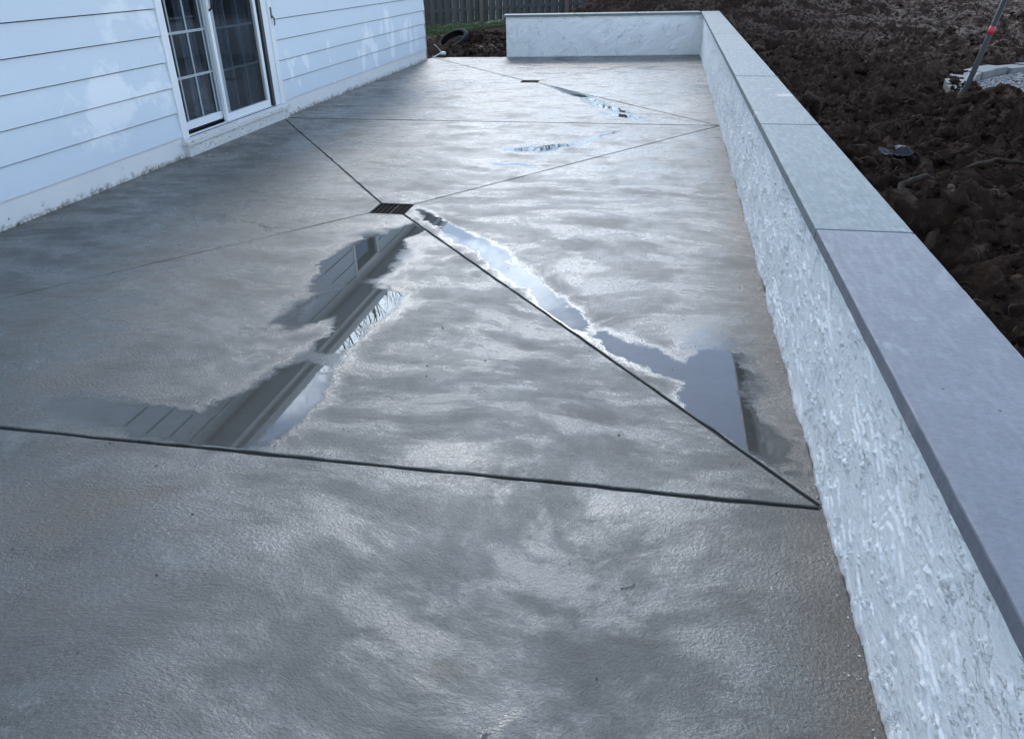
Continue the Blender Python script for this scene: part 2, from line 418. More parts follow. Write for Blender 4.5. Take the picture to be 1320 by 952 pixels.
MAT = dict(
    stucco=mat_stucco(), soil=mat_soil(), siding=mat_siding(), skirt=mat_skirt(), peel=mat_peeling(),
    trim=simple('white_trim', (0.74, 0.75, 0.77), 0.45, 0.05, 3), alu=simple('door_frame_white', (0.72, 0.75, 0.78), 0.35, 0.05, 6),
    grey=simple('grey_seal', (0.28, 0.31, 0.34), 0.45, 0.1), dark=simple('dark_track', (0.03, 0.032, 0.035), 0.5),
    black=simple('black_plastic', (0.012, 0.013, 0.015), 0.35), glass=mat_glass(), screen=mat_screen(),
    muntin=simple('muntin_bar', (0.30, 0.35, 0.37), 0.5, 0.05), sheath=simple('sheathing_felt', (0.05, 0.05, 0.05), 0.9),
    room=simple('room_wall', (0.5, 0.47, 0.43), 0.9), curtain=simple('curtain_cloth', (0.15, 0.17, 0.20), 0.9),
    roof=simple('roof_shingle', (0.07, 0.068, 0.07), 0.9, 0.4, 5, 0.01, 30), fence=mat_wood('fence_wood', (0.065, 0.068, 0.068), (0.15, 0.15, 0.145)),
    post=mat_wood('fence_post_wood', (0.10, 0.085, 0.075), (0.19, 0.16, 0.14)),
    bare=mat_wood('bare_wood', (0.28, 0.24, 0.2), (0.5, 0.45, 0.4)), bark=mat_wood('bark', (0.05, 0.042, 0.036), (0.13, 0.11, 0.095), (12, 12, 3)),
    root=mat_wood('root_bark', (0.008, 0.0055, 0.004), (0.05, 0.033, 0.023), (45, 45, 45)), fibre=simple('root_fibre', (0.13, 0.09, 0.062), 0.8, 0.4),
    rubber=simple('tyre_rubber', (0.011, 0.012, 0.013), 0.7, 0.3, 12, 0.002, 60, 0.0, 1.2), joint=simple('joint_bed', (0.04, 0.04, 0.038), 0.6, 0.3, 14, 0.004, 60),
    mortar=simple('mortar', (0.5, 0.5, 0.48), 0.8, 0.15, 30, 0.002, 90), grate=simple('grate_metal', (0.010, 0.011, 0.012), 0.8, 0.4, 20, 0.001, 90, 0.0, 1.15),
    gratelight=simple('grate_bar_light', (0.05, 0.05, 0.042), 0.8, 0.15, 8, 0, 40, 0.0, 1.15), leaf=simple('leaf_litter', (0.018, 0.014, 0.009), 0.9, 0.7, 60, 0, 40, 0.0, 1.1),
    pole=simple('pole_coating', (0.014, 0.018, 0.02), 0.55, 0.25, 15), red=simple('red_band', (0.42, 0.03, 0.05), 0.5), gravel=mat_gravel(),
    edging=simple('edging_concrete', (0.15, 0.152, 0.148), 0.75, 0.25, 9, 0.004, 50), grass=mat_grass(),
    plastic=simple('plastic_sheet', (0.008, 0.009, 0.012), 0.65, 0.3, 20), white=simple('white_plastic', (0.72, 0.72, 0.70), 0.4, 0.05),
    metal=simple('latch_metal', (0.12, 0.13, 0.14), 0.4, 0.2, 20, 0, 40, 0.6), crumb=simple('stucco_crumb', (0.6, 0.6, 0.58), 0.8), grit=simple('grit_dark', (0.03, 0.027, 0.025), 0.6),
)

XW, XH = 0.579, -4.229          # inner face of the seat wall, face of the house
YC, YB = 2.0, 8.27              # cross joints
DR1, DR2 = (-1.82, 4.965), (-1.91, 11.38)
HD = 0.125

# ------------------------------------------------------------------ ground and soil
g = MB().box(-400, 400, -400, 400, -0.6, -0.45).build('ground', MAT['grass'])
tag(g, kind='structure')

PAD = (6.4, 10.2, 3.03)
def lerp_axis(segs):
    out = []
    for a, b, d in segs:
        k = max(1, int(round((b - a) / d))); out += list(np.linspace(a, b, k, endpoint=False))
    out.append(segs[-1][1]); return np.array(out)
def soil_base(X, Y):
    z = 0.10 + 0.0 * X
    def gs(cx, cy, sx, sy, a): return a * np.exp(-((X - cx) / sx) ** 2 - ((Y - cy) / sy) ** 2)
    z = z + gs(2.95, 7.3, 1.15, 0.85, 0.26) + gs(1.9, 4.6, 0.8, 1.0, 0.16) + gs(2.3, 2.2, 1.3, 1.2, 0.15)
    z = z + gs(0.4, 19.4, 2.3, 1.7, 1.55) + gs(2.6, 20.2, 2.2, 2.0, 1.2) + gs(-0.8, 17.0, 1.5, 0.8, 0.12)
    z = z + gs(6, 24, 3, 2.0, 0.35) + gs(10, 20, 3, 2, 0.2)
    # garden behind the house corner lies level with the patio
    left = sstep(-1.8, -3.2, X)
    z = z * (1 - left) + left * (-0.03 + 0.10 * sstep(14.6, 16.6, Y) * sstep(-5.6, -3.6, X) + 0.05 * sstep(16, 18, Y))
    # low ground round the gravel pad
    d = np.hypot(X - PAD[0], Y - PAD[1])
    z = z - 0.14 * sstep(PAD[2] + 0.5, PAD[2] - 0.1, d)
    return z
def soil_h(X, Y):
    z = soil_base(X, Y)
    wx = fbm(X * 0.9, Y * 0.9, 3, 70) * 0.5; wy = fbm(X * 0.9 + 9, Y * 0.9, 3, 71) * 0.5
    a = fbm((X + wx) * 1.1, (Y + wy) * 1.1, 3, 1)
    b = np.abs(fbm((X + wx) * 2.6, (Y + wy) * 2.6, 3, 5))
    c = np.abs(perlin((X + wx) * 6.5, (Y + wy) * 6.5, 9))
    d = np.abs(perlin(X * 14 + wx * 3, Y * 14, 15))
    e = perlin(X * 32, Y * 32, 21); f = perlin(X * 61, Y * 61, 23)
    plate = sstep(0.10, 0.35, fbm(X * 0.45, Y * 0.95, 2, 31)) * sstep(8.0, 9.5, Y)
    k = 1 - 0.7 * plate
    inpad = sstep(PAD[2] + 0.25, PAD[2] - 0.05, np.hypot(X - PAD[0], Y - PAD[1]))
    left = sstep(-1.8, -3.2, X)
    lawn = left * sstep(17.6, 18.6, Y)
    k = k * (1 - 0.93 * inpad) * (1 - 0.35 * left) * (1 - 0.8 * lawn)
    z = z + k * (0.19 * a + 0.23 * (b - 0.15) + 0.12 * (c - 0.12) + 0.085 * (0.2 - d) + 0.034 * np.abs(e) + 0.030 * (0.2 - np.abs(f)) + 0.011 * perlin(X * 110, Y * 110, 25))
    # nothing pokes through the slab, the wall or the house
    under = sstep(0.72, 0.86, X); back = sstep(15.02, 15.16, Y); backl = sstep(14.42, 14.52, Y) * sstep(-2.72, -2.85, X)
    keep = np.maximum(np.maximum(under, back), backl)
    house = (X < XH + 0.03) & (Y < 14.2)
    z = np.where(house, -0.4, z * keep + -0.40 * (1 - keep))
    return z
xs = lerp_axis([(-11, -6.5, 0.25), (-6.5, -2.6, 0.045), (-2.6, 0.7, 0.08), (0.7, 4.2, 0.0165), (4.2, 8.0, 0.04), (8.0, 20, 0.14)])
ys = lerp_axis([(-4, 1.6, 0.12), (1.6, 8.5, 0.0175), (8.5, 13.0, 0.03), (13.0, 18.5, 0.05), (18.5, 26, 0.09), (26, 46, 0.3)])
GX, GY = np.meshgrid(xs, ys, indexing='ij')
GZ = soil_h(GX, GY)
soil = link('soil', np_mesh('soil', np.stack([GX, GY, GZ], -1).reshape(-1, 3), grid_faces(len(xs), len(ys))), MAT['soil'])
tag(soil, kind='structure')

# clods lying loose on the soil: nobody could count them
def ico():
    bm = bmesh.new(); bmesh.ops.create_icosphere(bm, subdivisions=2, radius=1.0)
    V = np.array([v.co[:] for v in bm.verts]); F = np.array([[v.index for v in f.verts] for f in bm.faces]); bm.free(); return V, F
IV, IF = ico()
def scatter(name, pts, rad, mat, flat=0.75, rough=0.35, parent=None, sink=0.25, base=None, smooth=False):
    BV, BF = base if base is not None else (IV, IF)
    n = len(pts); V = np.empty((n, len(BV), 3)); 
    for i in range(n):
        a = RNG.normal(size=(3, 3)); q, _ = np.linalg.qr(a)
        k = 1.0 + rough * np.sin(BV @ q[0] * 3.1 + RNG.random() * 6) * np.cos(BV @ q[1] * 4.3 + RNG.random() * 6) + RNG.normal(size=len(BV)) * rough * 0.28
        v = (BV * k[:, None] * np.array([1.0, RNG.uniform(0.6, 1.0), RNG.uniform(0.55, 0.9)])) @ q
        v[:, 2] *= flat
        V[i] = v * rad[i] + pts[i] + np.array([0, 0, rad[i] * (flat - sink) * 0.6])
    F = (BF[None] + (np.arange(n) * len(BV))[:, None, None]).reshape(-1, BF.shape[1])
    return link(name, np_mesh(name, V.reshape(-1, 3), F, smooth), mat, parent)
def soil_pts(n, x0, x1, y0, y1):
    x = RNG.uniform(x0, x1, n); y = RNG.uniform(y0, y1, n)
    d = np.hypot(x - PAD[0], y - PAD[1])
    ok = (d > PAD[2] + 0.02) & ~((x < 0.95) & (y < 15.35) & (x > -2.95)) & ~((x < XH + 0.15) & (y < 14.3)) & ~((x < -2.5) & (y < 14.6)) & ~((x < -3) & (y > 18))
    x, y = x[ok], y[ok]
    return np.stack([x, y, soil_h(x, y)], 1)
P = np.concatenate([soil_pts(3600, 0.9, 3.9, 2.0, 8.6), soil_pts(2000, 0.9, 7.5, 8.6, 16), soil_pts(600, -4.2, -2.7, 14.5, 18), soil_pts(700, -3, 10, 16, 24)])
big = RNG.random(len(P)) < 0.09
R = np.where(big, RNG.uniform(1.8, 3.2, len(P)), 1.0) * np.clip(RNG.lognormal(-4.15, 0.6, len(P)), 0.006, 0.075) * np.where(P[:, 1] > 9, 1.25, 1.0)
tag(scatter('soil_clods', P, R, MAT['soil'], 0.85, 0.6), 'loose dark soil clods strewn over the dug yard', 'soil', kind='stuff')

# hair roots sticking out of the soil
fb = MB()
PF = np.concatenate([soil_pts(1100, 0.95, 3.8, 2.2, 8.4), soil_pts(160, 1.2, 6, 8.5, 13)])
for x, y, z in PF:
    L_ = random.uniform(0.04, 0.16); a = random.uniform(0, 6.28); el = random.uniform(0.1, 0.9); cv = random.uniform(-1.5, 1.5)
    pts = []
    q = Vector((x, y, z - 0.005))
    for i in range(4):
        pts.append(q.copy()); q += Vector((math.cos(a), math.sin(a), math.sin(el))) * L_ / 3; a += cv * 0.5; el -= 0.5
    r0 = random.uniform(0.0007, 0.0018)
    fb.tube(pts, [r0, r0, r0 * 0.8, r0 * 0.4], 3, False)
tag(fb.build('root_fibres', MAT['fibre']), 'fine pale root hairs poking from the soil', 'roots', kind='stuff')

# ------------------------------------------------------------------ patio: slabs cast between tooled joints
bed = MB().box(XH - 0.05, XW + 0.1, -3.2, 14.40, -0.32, -0.0105)
bed.add([(-2.9,14.40,-0.32),(XW+0.1,14.40,-0.32),(XW+0.1,14.93,-0.32),(-2.9,14.46,-0.32),(-2.9,14.40,-0.0105),(XW+0.1,14.40,-0.0105),(XW+0.1,14.93,-0.0105),(-2.9,14.46,-0.0105)],
        [(0,3,2,1),(4,5,6,7),(0,1,5,4),(1,2,6,5),(2,3,7,6),(3,0,4,7)])
patio = tag(bed.build('patio', MAT['joint']), kind='structure')
def line_int(p, d, q, e):
    den = d.x * e.y - d.y * e.x
    t = ((q.x - p.x) * e.y - (q.y - p.y) * e.x) / den
    return p + d * t
def slab(poly, insets, mat):
    n = len(poly); P_ = [Vector(p) for p in poly]
    area = sum(P_[i].x * P_[(i+1) % n].y - P_[(i+1) % n].x * P_[i].y for i in range(n))
    sg = 1 if area > 0 else -1
    def ring(extra, jit):
        ls = []
        for i in range(n):
            a, b = P_[i], P_[(i+1) % n]; d = (b - a).normalized(); nn = Vector((-d.y, d.x)) * sg
            ls.append((a + nn * (insets[i] + extra), d))
        cs = []
        for i in range(n):
            p0, d0 = ls[i-1]; p1, d1 = ls[i]
            cs.append(line_int(p0, d0, p1, d1) if abs(d0.x * d1.y - d0.y * d1.x) > 1e-4 else p1)
        pts = []
        for i in range(n):
            a, b = cs[i], cs[(i+1) % n]; L_ = (P_[(i+1) % n] - P_[i]).length; k = max(1, int(L_ / 0.07))
            d = (b - a).normalized(); nn = Vector((-d.y, d.x)) * sg
            for t in range(k):
                f = t / k; p = a.lerp(b, f)
                if 0 < t and insets[i] > 0: p = p + nn * (jit[i][t] * min(1, insets[i] / 0.008))
                pts.append(p)
        return pts
    jit = []
    for i in range(n):
        k = max(1, int((P_[(i+1) % n] - P_[i]).length / 0.07)); t = np.arange(k + 1)
        jit.append(0.0055 * perlin(t * 0.31 + i * 7.7 + poly[0][0], t * 0 + 0.37 + poly[0][1]) + 0.0016 * RNG.normal(size=k + 1))
    rings = [(0.0, -0.045), (0.0, -0.005), (0.001, -0.0018), (0.0035, -0.0003), (0.007, 0.0)]
    m = MB(); N = None
    for e, z in rings:
        r = ring(e, jit); N = len(r); m.v += [(p.x, p.y, z) for p in r]
    for k in range(len(rings) - 1):
        for i in range(N):
            a = k*N + i; b = k*N + (i+1) % N
            m.f.append((a, b, b + N, a + N) if sg > 0 else (a, a + N, b + N, b))
    top = [(len(rings)-1)*N + i for i in range(N)]
    m.f.append(tuple(top if sg > 0 else reversed(top)))
    me = m.mesh('slab')
    return link('slab', me, mat, patio)
A_, B_, C_, D_ = (XH, YC), (XW, YC), (XW, YB - 0.02), (XH, YB + 0.02)
E_, F_ = (XW, 14.99), (-2.86, 14.52)
F0_ = (XH, 14.42)
def drc(c): x, y = c; return dict(sw=(x-HD, y-HD), se=(x+HD, y-HD), ne=(x+HD, y+HD), nw=(x-HD, y+HD))
d1, d2 = drc(DR1), drc(DR2)
iAB, iB, iC, iD, iA, iDC, i2 = 0.0085, 0.007, 0.006, 0.006, 0.005, 0.013, 0.011
near_p = [(-0.34,1.0,0.10,0.012,0.82)]
S_p = [(-1.46,2.23,0.30,0.16,1.36),(-1.40,2.45,0.26,0.13,1.58),(-1.30,2.31,0.21,0.05,1.48),(-1.40,3.29,0.26,0.16,1.59),(-1.57,3.31,0.30,0.13,1.30),(-1.64,3.94,0.48,0.20,1.57),(-1.57,4.45,0.26,0.09,1.31),(-1.38,2.89,0.17,0.09,1.51),(-1.75,2.12,0.35,0.09,2.95)]
E_p = [(0.28,2.74,0.36,0.13,1.54),(0.34,2.5,0.26,0.09,2.0),(0.04,2.92,0.21,0.08,2.36),(-1.08,4.33,0.42,0.07,2.32),(-0.74,3.84,0.34,0.06,2.27),(-0.43,3.39,0.30,0.075,2.15),(-0.11,3.02,0.2,0.05,2.19),(-1.42,4.72,0.3,0.05,2.30)]
N_p = [(-1.18,6.95,0.22,0.10,0.25),(-0.93,7.12,0.16,0.07,0.5),(-1.13,6.36,0.12,0.04,2.84),(-1.29,6.34,0.10,0.04,3.06),(-0.62,7.55,0.35,0.03,1.0)]
W2_p = [(-0.40,8.70,0.26,0.07,2.53),(-0.62,9.25,0.45,0.06,2.2),(-1.05,10.1,0.7,0.07,2.10)]
slab([(XH, -3.0), (XW, -3.0), B_, A_], [0, 0, iAB, 0], concrete('concrete_near', near_p, [(-1.74,1.49,0.11,0.06,3.06),(-0.43,1.20,0.085,0.05,-2.48),(-1.55,1.72,0.16,0.05,0.6),(-1.76,1.62,0.3,0.14,3.03),(0.52,0.6,2.2,0.11,1.57)]))  # last ellipse: strip by the seat wall, its reflection painted in as dark colour
slab([A_, B_, d1['se'], d1['sw']], [iAB, iB, 0.002, iA], concrete('concrete_front', S_p))
slab([B_, C_, d1['ne'], d1['se']], [0, iC, 0.002, iB], concrete('concrete_right', E_p, [(0.53,4.6,3.4,0.12,1.57)]))  # ellipse darkens the slab colour where it would mirror the wall instead of sky
slab([C_, D_, d1['nw'], d1['ne']], [iDC, iD, 0.002, iC], concrete('concrete_middle', N_p))
slab([D_, A_, d1['sw'], d1['nw']], [0, iA, 0.002, iD], concrete('concrete_left', []))
cfar = concrete('concrete_far', W2_p)
slab([C_, E_, d2['ne'], d2['se']], [0, i2 * .6, 0.002, i2], cfar)
slab([E_, F_, F0_, d2['nw'], d2['ne']], [0, 0, i2, 0.002, i2 * .6], cfar)
slab([F0_, D_, C_, d2['se'], d2['sw'], d2['nw']], [0, iDC, i2, 0.002, 0.002, i2], cfar)

# drains
def drain(c, label):
    x, y = c
    r = tag(empty('drain', (x, y, 0)), label, 'drain', 'square drains in the patio')
    f = MB(); h, w = HD - 0.003, 0.012
    f.box(-h, h, -h, -h + w, -0.02, -0.002).box(-h, h, h - w, h, -0.02, -0.002)
    f.box(-h, -h + w, -h + w, h - w, -0.02, -0.002).box(h - w, h, -h + w, h - w, -0.02, -0.002)
    f.build('rim', MAT['grate'], r)
    hh = h - w
    MB().box(-hh, hh, -hh, hh, -0.0102, -0.0092).build('silt', MAT['leaf'], r)
    nb = 6
    for i in range(nb):
        xx = -hh + (i + 0.5) * 2 * hh / nb
        MB().box(xx - 0.008, xx + 0.008, -hh, hh, -0.0095, -0.005).build('bar', MAT['gratelight'] if i == 3 else MAT['grate'], r)
    MB().box(-hh, hh, -0.005, 0.005, -0.0098, -0.0062).build('cross_bar', MAT['grate'], r)
    return r
drain(DR1, 'square grated floor drain nearest the camera where four joints meet')
drain(DR2, 'far square floor drain in front of the low back wall')

# ------------------------------------------------------------------ stucco seat wall with bluestone cap
ZB, ZT = 0.652, 0.690
def stucco_relief(u, v, seed, ca=0.80, sa=0.60):
    """u along, v up: torn plates and short crusty ridges left by a trowel"""
    a = u * ca + v * sa; b = -u * sa + v * ca
    wx = fbm(u * 5, v * 5, 2, seed + 40) * 0.05
    n1 = fbm((a + wx) * 3.2, (b + wx) * 5.5, 4, seed, 0.45)
    t = n1 * 3.6; fl = np.floor(t); ter = (fl + sstep(0.0, 0.10, t - fl)) / 3.6
    n2 = fbm((a + wx) * 9, (b - wx) * 13, 3, seed + 7, 0.6)
    br = sstep(0.06, 0.24, fbm(u * 9, v * 9, 2, seed + 20))
    rid = np.exp(-((n2 - 0.13) / 0.035) ** 2) + 0.8 * np.exp(-((n2 + 0.2) / 0.03) ** 2)
    rid = rid * br * (0.15 + 1.6 * np.abs(perlin(u * 55, v * 55, seed + 33)) + 1.0 * perlin(u * 105, v * 105, seed + 34))
    crumb = np.maximum(0, fbm(u * 38, v * 38, 2, seed + 30) - 0.34) * sstep(-0.05, 0.2, fbm(u * 6, v * 6, 2, seed + 31))
    return 0.015 * ter + 0.009 * rid + 0.03 * crumb + 0.004 * fbm(u * 1.5, v * 2, 2, seed + 50) + 0.0012 * perlin(u * 70, v * 70, seed + 52)
def wall_face(name, p0, p1, us, z0, z1, nv, nrm, seed, parent, base_flare=0.003):
    p0 = np.array(p0, float); p1 = np.array(p1, float); d = (p1 - p0) / np.linalg.norm(p1 - p0)
    vs_ = np.linspace(z0, z1, nv)
    U, V_ = np.meshgrid(us, vs_, indexing='ij')
    h = stucco_relief(U, V_, seed)
    h = h + base_flare * sstep(0.05, 0.0, V_) * (0.5 + 1.6 * np.maximum(0, fbm(U * 14, V_ * 20, 3, seed + 60) + 0.2))
    h = np.clip(h, -0.012, 0.022)
    X = p0[0] + d[0] * U + nrm[0] * h; Y = p0[1] + d[1] * U + nrm[1] * h
    V3 = np.stack([X, Y, V_], -1).reshape(-1, 3)
    F = grid_faces(len(us), nv)
    return link(name, np_mesh(name, V3, F), MAT['stucco'], parent)
wall = tag(empty('seat_wall', (XW + 0.11, 7, 0)), 'long low white stucco garden wall with grey stone cap running along the patio', 'garden wall')
WL = (-wall.location.x, -wall.location.y, 0)
def reloc(o): o.location = (o.location.x + WL[0], o.location.y + WL[1], o.location.z); return o
us = lerp_axis([(0.0, 2.9, 0.03), (2.9, 3.3, 0.01), (3.3, 5.2, 0.0036), (5.2, 7.0, 0.0065), (7.0, 10.5, 0.013), (10.5, 18.0, 0.03)])     # u = y + 3
reloc(wall_face('stucco_face', (XW, -3.0), (XW, 15.0), us, -0.03, ZB + 0.004, 170, (-1, 0), 2, wall))
reloc(MB().box(XW + 0.016, XW + 0.225, -3.0, 15.16, -0.35, ZB + 0.003).build('wall_core', MAT['stucco'], wall))
# back wall: turns the corner and runs to its free end
BWL, BWR = Vector((-2.85, 14.47)), Vector((XW + 0.02, 14.915))
bwall = wall
ub = np.arange(0, (BWR - BWL).length + 0.02, 0.02)
reloc(wall_face('stucco_face', BWL, BWR, ub, -0.03, ZB + 0.006, 60, (0.13, -0.99), 5, wall, 0.003))
dd = (BWR - BWL).normalized(); nb_ = Vector((-dd.y, dd.x))
def prism(m, pts, z0, z1):
    n = len(pts); m.add([(p.x, p.y, z0) for p in pts] + [(p.x, p.y, z1) for p in pts],
        [tuple(reversed(range(n))), tuple(range(n, 2*n))] + [(i, (i+1) % n, n + (i+1) % n, n + i) for i in range(n)]); return m
o_ = 0.014
reloc(prism(MB(), [BWL + nb_*o_, BWR + nb_*o_, BWR + nb_*0.225, BWL + nb_*0.225], -0.35, ZB + 0.004).build('wall_core', MAT['stucco'], wall))
end = wall_face('stucco_face', BWL + nb_ * 0.23, BWL, np.arange(0, 0.235, 0.02), -0.03, ZB + 0.005, 60, (-0.99, -0.13), 9, wall, 0.0); reloc(end)

BS = [mat_bluestone('bluestone_lavender', (0.105, 0.114, 0.14), (0.152, 0.161, 0.19)), mat_bluestone('bluestone_blue', (0.10, 0.13, 0.14), (0.145, 0.178, 0.186)),
      mat_bluestone('bluestone_grey', (0.115, 0.138, 0.145), (0.16, 0.183, 0.19))]
CI, CO = 0.536, 0.846
def cap_stone(pts, mat, seedv, zo=0.0):
    """pts: quad, CCW. edges slightly chipped"""
    q = [Vector(p) for p in pts]; cen = sum(q, Vector((0, 0))) / 4
    ring = []
    for i in range(4):
        a, b = q[i], q[(i+1) % 4]; L_ = (b - a).length; k = max(2, int(L_ / 0.03)); d = (b - a).normalized(); nn = Vector((-d.y, d.x))
        for t in range(k):
            f = t / k; j = 0.0013 * perlin(np.array([f * L_ * 22 + seedv * 3.3 + i * 9]), np.array([seedv * 1.7]))[0] if t else 0
            ring.append(a.lerp(b, f) + nn * (j + 0.0006 * random.random()))
    n = len(ring); m = MB()
    lev = [(ZB + zo, 0.0), (ZT - 0.004 + zo, 0.0), (ZT - 0.001 + zo, 0.0015), (ZT + zo, 0.005)]
    for z, ins in lev:
        for p in ring:
            dirv = (cen - p); dirv = Vector((math.copysign(min(ins, abs(dirv.x)), dirv.x), math.copysign(min(ins, abs(dirv.y)), dirv.y)))
            m.v.append((p.x + dirv.x, p.y + dirv.y, z))
    for k in range(len(lev) - 1):
        for i in range(n):
            a = k*n + i; b = k*n + (i+1) % n; m.f.append((a, b, b + n, a + n))
    m.f.append(tuple(3*n + i for i in range(n))); m.f.append(tuple(reversed(range(n))))
    me = m.mesh('cap_stone')
    return reloc(link('cap_stone', me, mat, wall))
JY = [-3.0, -1.3, 0.72, 2.625, 4.53, 6.53, 8.52, 10.45, 12.4]
g_ = 0.007
mats = [0, 1, 0, 0, 1, 1, 2, 1, 2, 1]
order = [0, 0, 0, 1, 2, 1, 2, 1, 2]
for i in range(len(JY)):
    y0 = JY[i] + g_; y1 = (JY[i+1] - g_) if i + 1 < len(JY) else 14.62
    zo = random.uniform(-0.0012, 0.0012)
    if i + 1 < len(JY): cap_stone([(CI, y0), (CO, y0), (CO, y1), (CI, y1)], BS[order[i]], i, zo)
    else: cap_stone([(CI, y0), (CO, y0), (CO, 15.21), (CI, 15.17)], BS[order[i]], i, zo)
    if i: reloc(MB().box(CI + 0.006, CO - 0.006, JY[i] - g_ - 0.001, JY[i] + g_ + 0.001, ZB + 0.002, ZT - 0.0045).build('mortar_joint', MAT['mortar'], wall))
# back cap stones
ov = 0.043
L0 = BWL - dd * 0.035 - nb_ * ov; tot = (Vector((CI - 0.004, 0)).x - L0.x) / dd.x
cuts = [0, tot * 0.36, tot * 0.68, tot]
for i in range(3):
    a = L0 + dd * (cuts[i] + (0.003 if i else 0)); b = L0 + dd * (cuts[i+1] - 0.003)
    cap_stone([a, b, b + nb_ * 0.31, a + nb_ * 0.31], BS[(2, 1, 2)[i]], 20 + i, 0.006)

# ------------------------------------------------------------------ house
house = tag(empty('house', (XH, 5.5, 0)), 'single-storey white clapboard house with sliding glass door along the patio', 'house')
HX, HYo = XH, 5.5
def H(o): o.location = (o.location.x - HX, o.location.y - HYo, o.location.z); return o
EXPO, Z0 = 0.2085, 0.178
EAVE_Z = 2.66
DY0, DY1 = 6.30, 8.355           # outer edges of the door casing
WY0, WY1, WZ0, WZ1 = 9.82, 10.66, 1.42, 2.42
def clap(y0, y1, z0, z1=None):
    """one lapped board: proud butt at the bottom, leaning back to the top"""
    t0, t1 = 0.017, 0.001
    yc = (y0 + y1) / 2; m = MB(); x = XH
    k = max(1, int((y1 - y0) / 0.6)); V_ = []; F_ = []
    for i in range(k + 1):
        y = y0 + (y1 - y0) * i / k; w = 0.0012 * perlin(np.array([y * 1.3 + z0 * 9]), np.array([z0 * 5]))[0]
        V_ += [(x - 0.012, y, z0), (x + t0, y, z0 + w), (x + t1, y, z1), (x - 0.012, y, z1)]
    for i in range(k):
        a = 4*i; b = a + 4
        for e in range(4): F_.append((a + e, a + (e+1) % 4, b + (e+1) % 4, b + e))
    F_.append((3, 2, 1, 0)); F_.append(tuple(4*k + e for e in range(4)))
    m.add(V_, F_)
    return H(m.build('clapboard', MAT['siding'], house))
HN, HF = -3.2, 14.02
z = Z0; row = 0
DTOP = 2.20
while z < EAVE_Z - 0.02:
    zt = min(z + EXPO - (0.008 if z < 1.2 else 0.002), EAVE_Z)
    segs = [(HN, DY0 - 0.002), (DY1 + 0.002, HF)] if z < DTOP - 0.05 else [(HN, HF)]
    fin = []
    for a, b in segs:
        if a < WY0 < b and z + EXPO > WZ0 - 0.06 and z < WZ1 + 0.04: fin += [(a, WY0 - 0.075), (WY1 + 0.075, b)]
        else: fin.append((a, b))
    for a, b in fin:
        if b - a > 5.0:         # butt joints staggered between courses
            c = a + (b - a) * (0.18 if row % 2 else 0.86)
            if a > 8: c = a + (b - a) * (0.93 if row == 0 else (0.30 if row % 2 else 0.985)) if row == 0 else None
            if a < 0: c = -1.2 + 0.9 * (row % 2)
            if c: clap(a, c - 0.0015, z, zt); clap(c + 0.0015, b, z, zt); continue
        clap(a, b, z, zt)
    z += EXPO; row += 1
# skirt below the first course
for a, b in ((HN, DY0 + 0.03), (DY1 - 0.02, HF)):
    H(MB().box(XH - 0.02, XH + 0.004, a, b, -0.03, Z0 + 0.01).build('skirt_board', MAT['skirt'], house))
# sheathing with openings
sh = MB(); xs0, xs1 = XH - 0.13, XH - 0.0135
sh.box(xs0, xs1, HN, DY0 + 0.05, -0.3, EAVE_Z).box(xs0, xs1, DY1 - 0.05, WY0, -0.3, EAVE_Z).box(xs0, xs1, WY1, HF, -0.3, EAVE_Z)
sh.box(xs0, xs1, DY0 + 0.05, DY1 - 0.05, DTOP - 0.05, EAVE_Z).box(xs0, xs1, WY0, WY1, -0.3, WZ0).box(xs0, xs1, WY0, WY1, WZ1, EAVE_Z)
sh.box(xs0, xs1, DY0 + 0.05, DY1 - 0.05, -0.3, 0.02)
sh.box(-12.0, xs0, HF - 0.12, HF - 0.003, -0.3, EAVE_Z).box(-12.0, xs0, HN + 0.003, HN + 0.12, -0.3, EAVE_Z)
H(sh.build('wall', MAT['sheath'], house))
# boards round the far gable side
zz = Z0; 
while zz < EAVE_Z - 0.02:
    zt = min(zz + EXPO + 0.012, EAVE_Z); y = HF
    m = MB(); m.add([(-12.0, y - 0.012, zz), (-12.0, y + 0.013, zz), (-12.0, y + 0.001, zt), (-12.0, y - 0.012, zt), (XH - 0.002, y - 0.012, zz), (XH - 0.002, y + 0.013, zz), (XH - 0.002, y + 0.001, zt), (XH - 0.002, y - 0.012, zt)],
        [(0, 1, 2, 3), (7, 6, 5, 4), (0, 4, 5, 1), (1, 5, 6, 2), (2, 6, 7, 3), (3, 7, 4, 0)])
    H(m.build('clapboard', MAT['siding'], house)); zz += EXPO
# corner: painted metal corner caps above, bare weathered board below where they are missing
for k in range(3, 12):
    z0 = Z0 + k * EXPO
    m = MB(); e = 0.006
    m.add([(XH + 0.016, HF - 0.055, z0), (XH + 0.018, HF + 0.018, z0), (XH - 0.05, HF + 0.018, z0), (XH + 0.005, HF - 0.055, z0 + EXPO - 0.004), (XH + 0.006, HF + 0.006, z0 + EXPO - 0.004), (XH - 0.05, HF + 0.006, z0 + EXPO - 0.004), (XH - 0.02, HF - 0.055, z0), (XH - 0.02, HF - 0.055, z0 + EXPO - 0.004)],
        [(0, 1, 4, 3), (1, 2, 5, 4), (6, 0, 3, 7), (0, 6, 2, 1), (3, 4, 5, 7)])
    H(m.build('corner_cap', MAT['trim'], house))
H(MB().box(XH - 0.02, XH + 0.010, HF + 0.003, HF + 0.05, -0.02, Z0 + 3 * EXPO - 0.004).build('corner_board', MAT['bare'], house, bevel=0.002))
H(MB().box(XH - 0.03, XH - 0.004, HF + 0.004, HF + 0.02, -0.02, Z0 + 2 * EXPO).build('corner_gap', MAT['dark'], house))

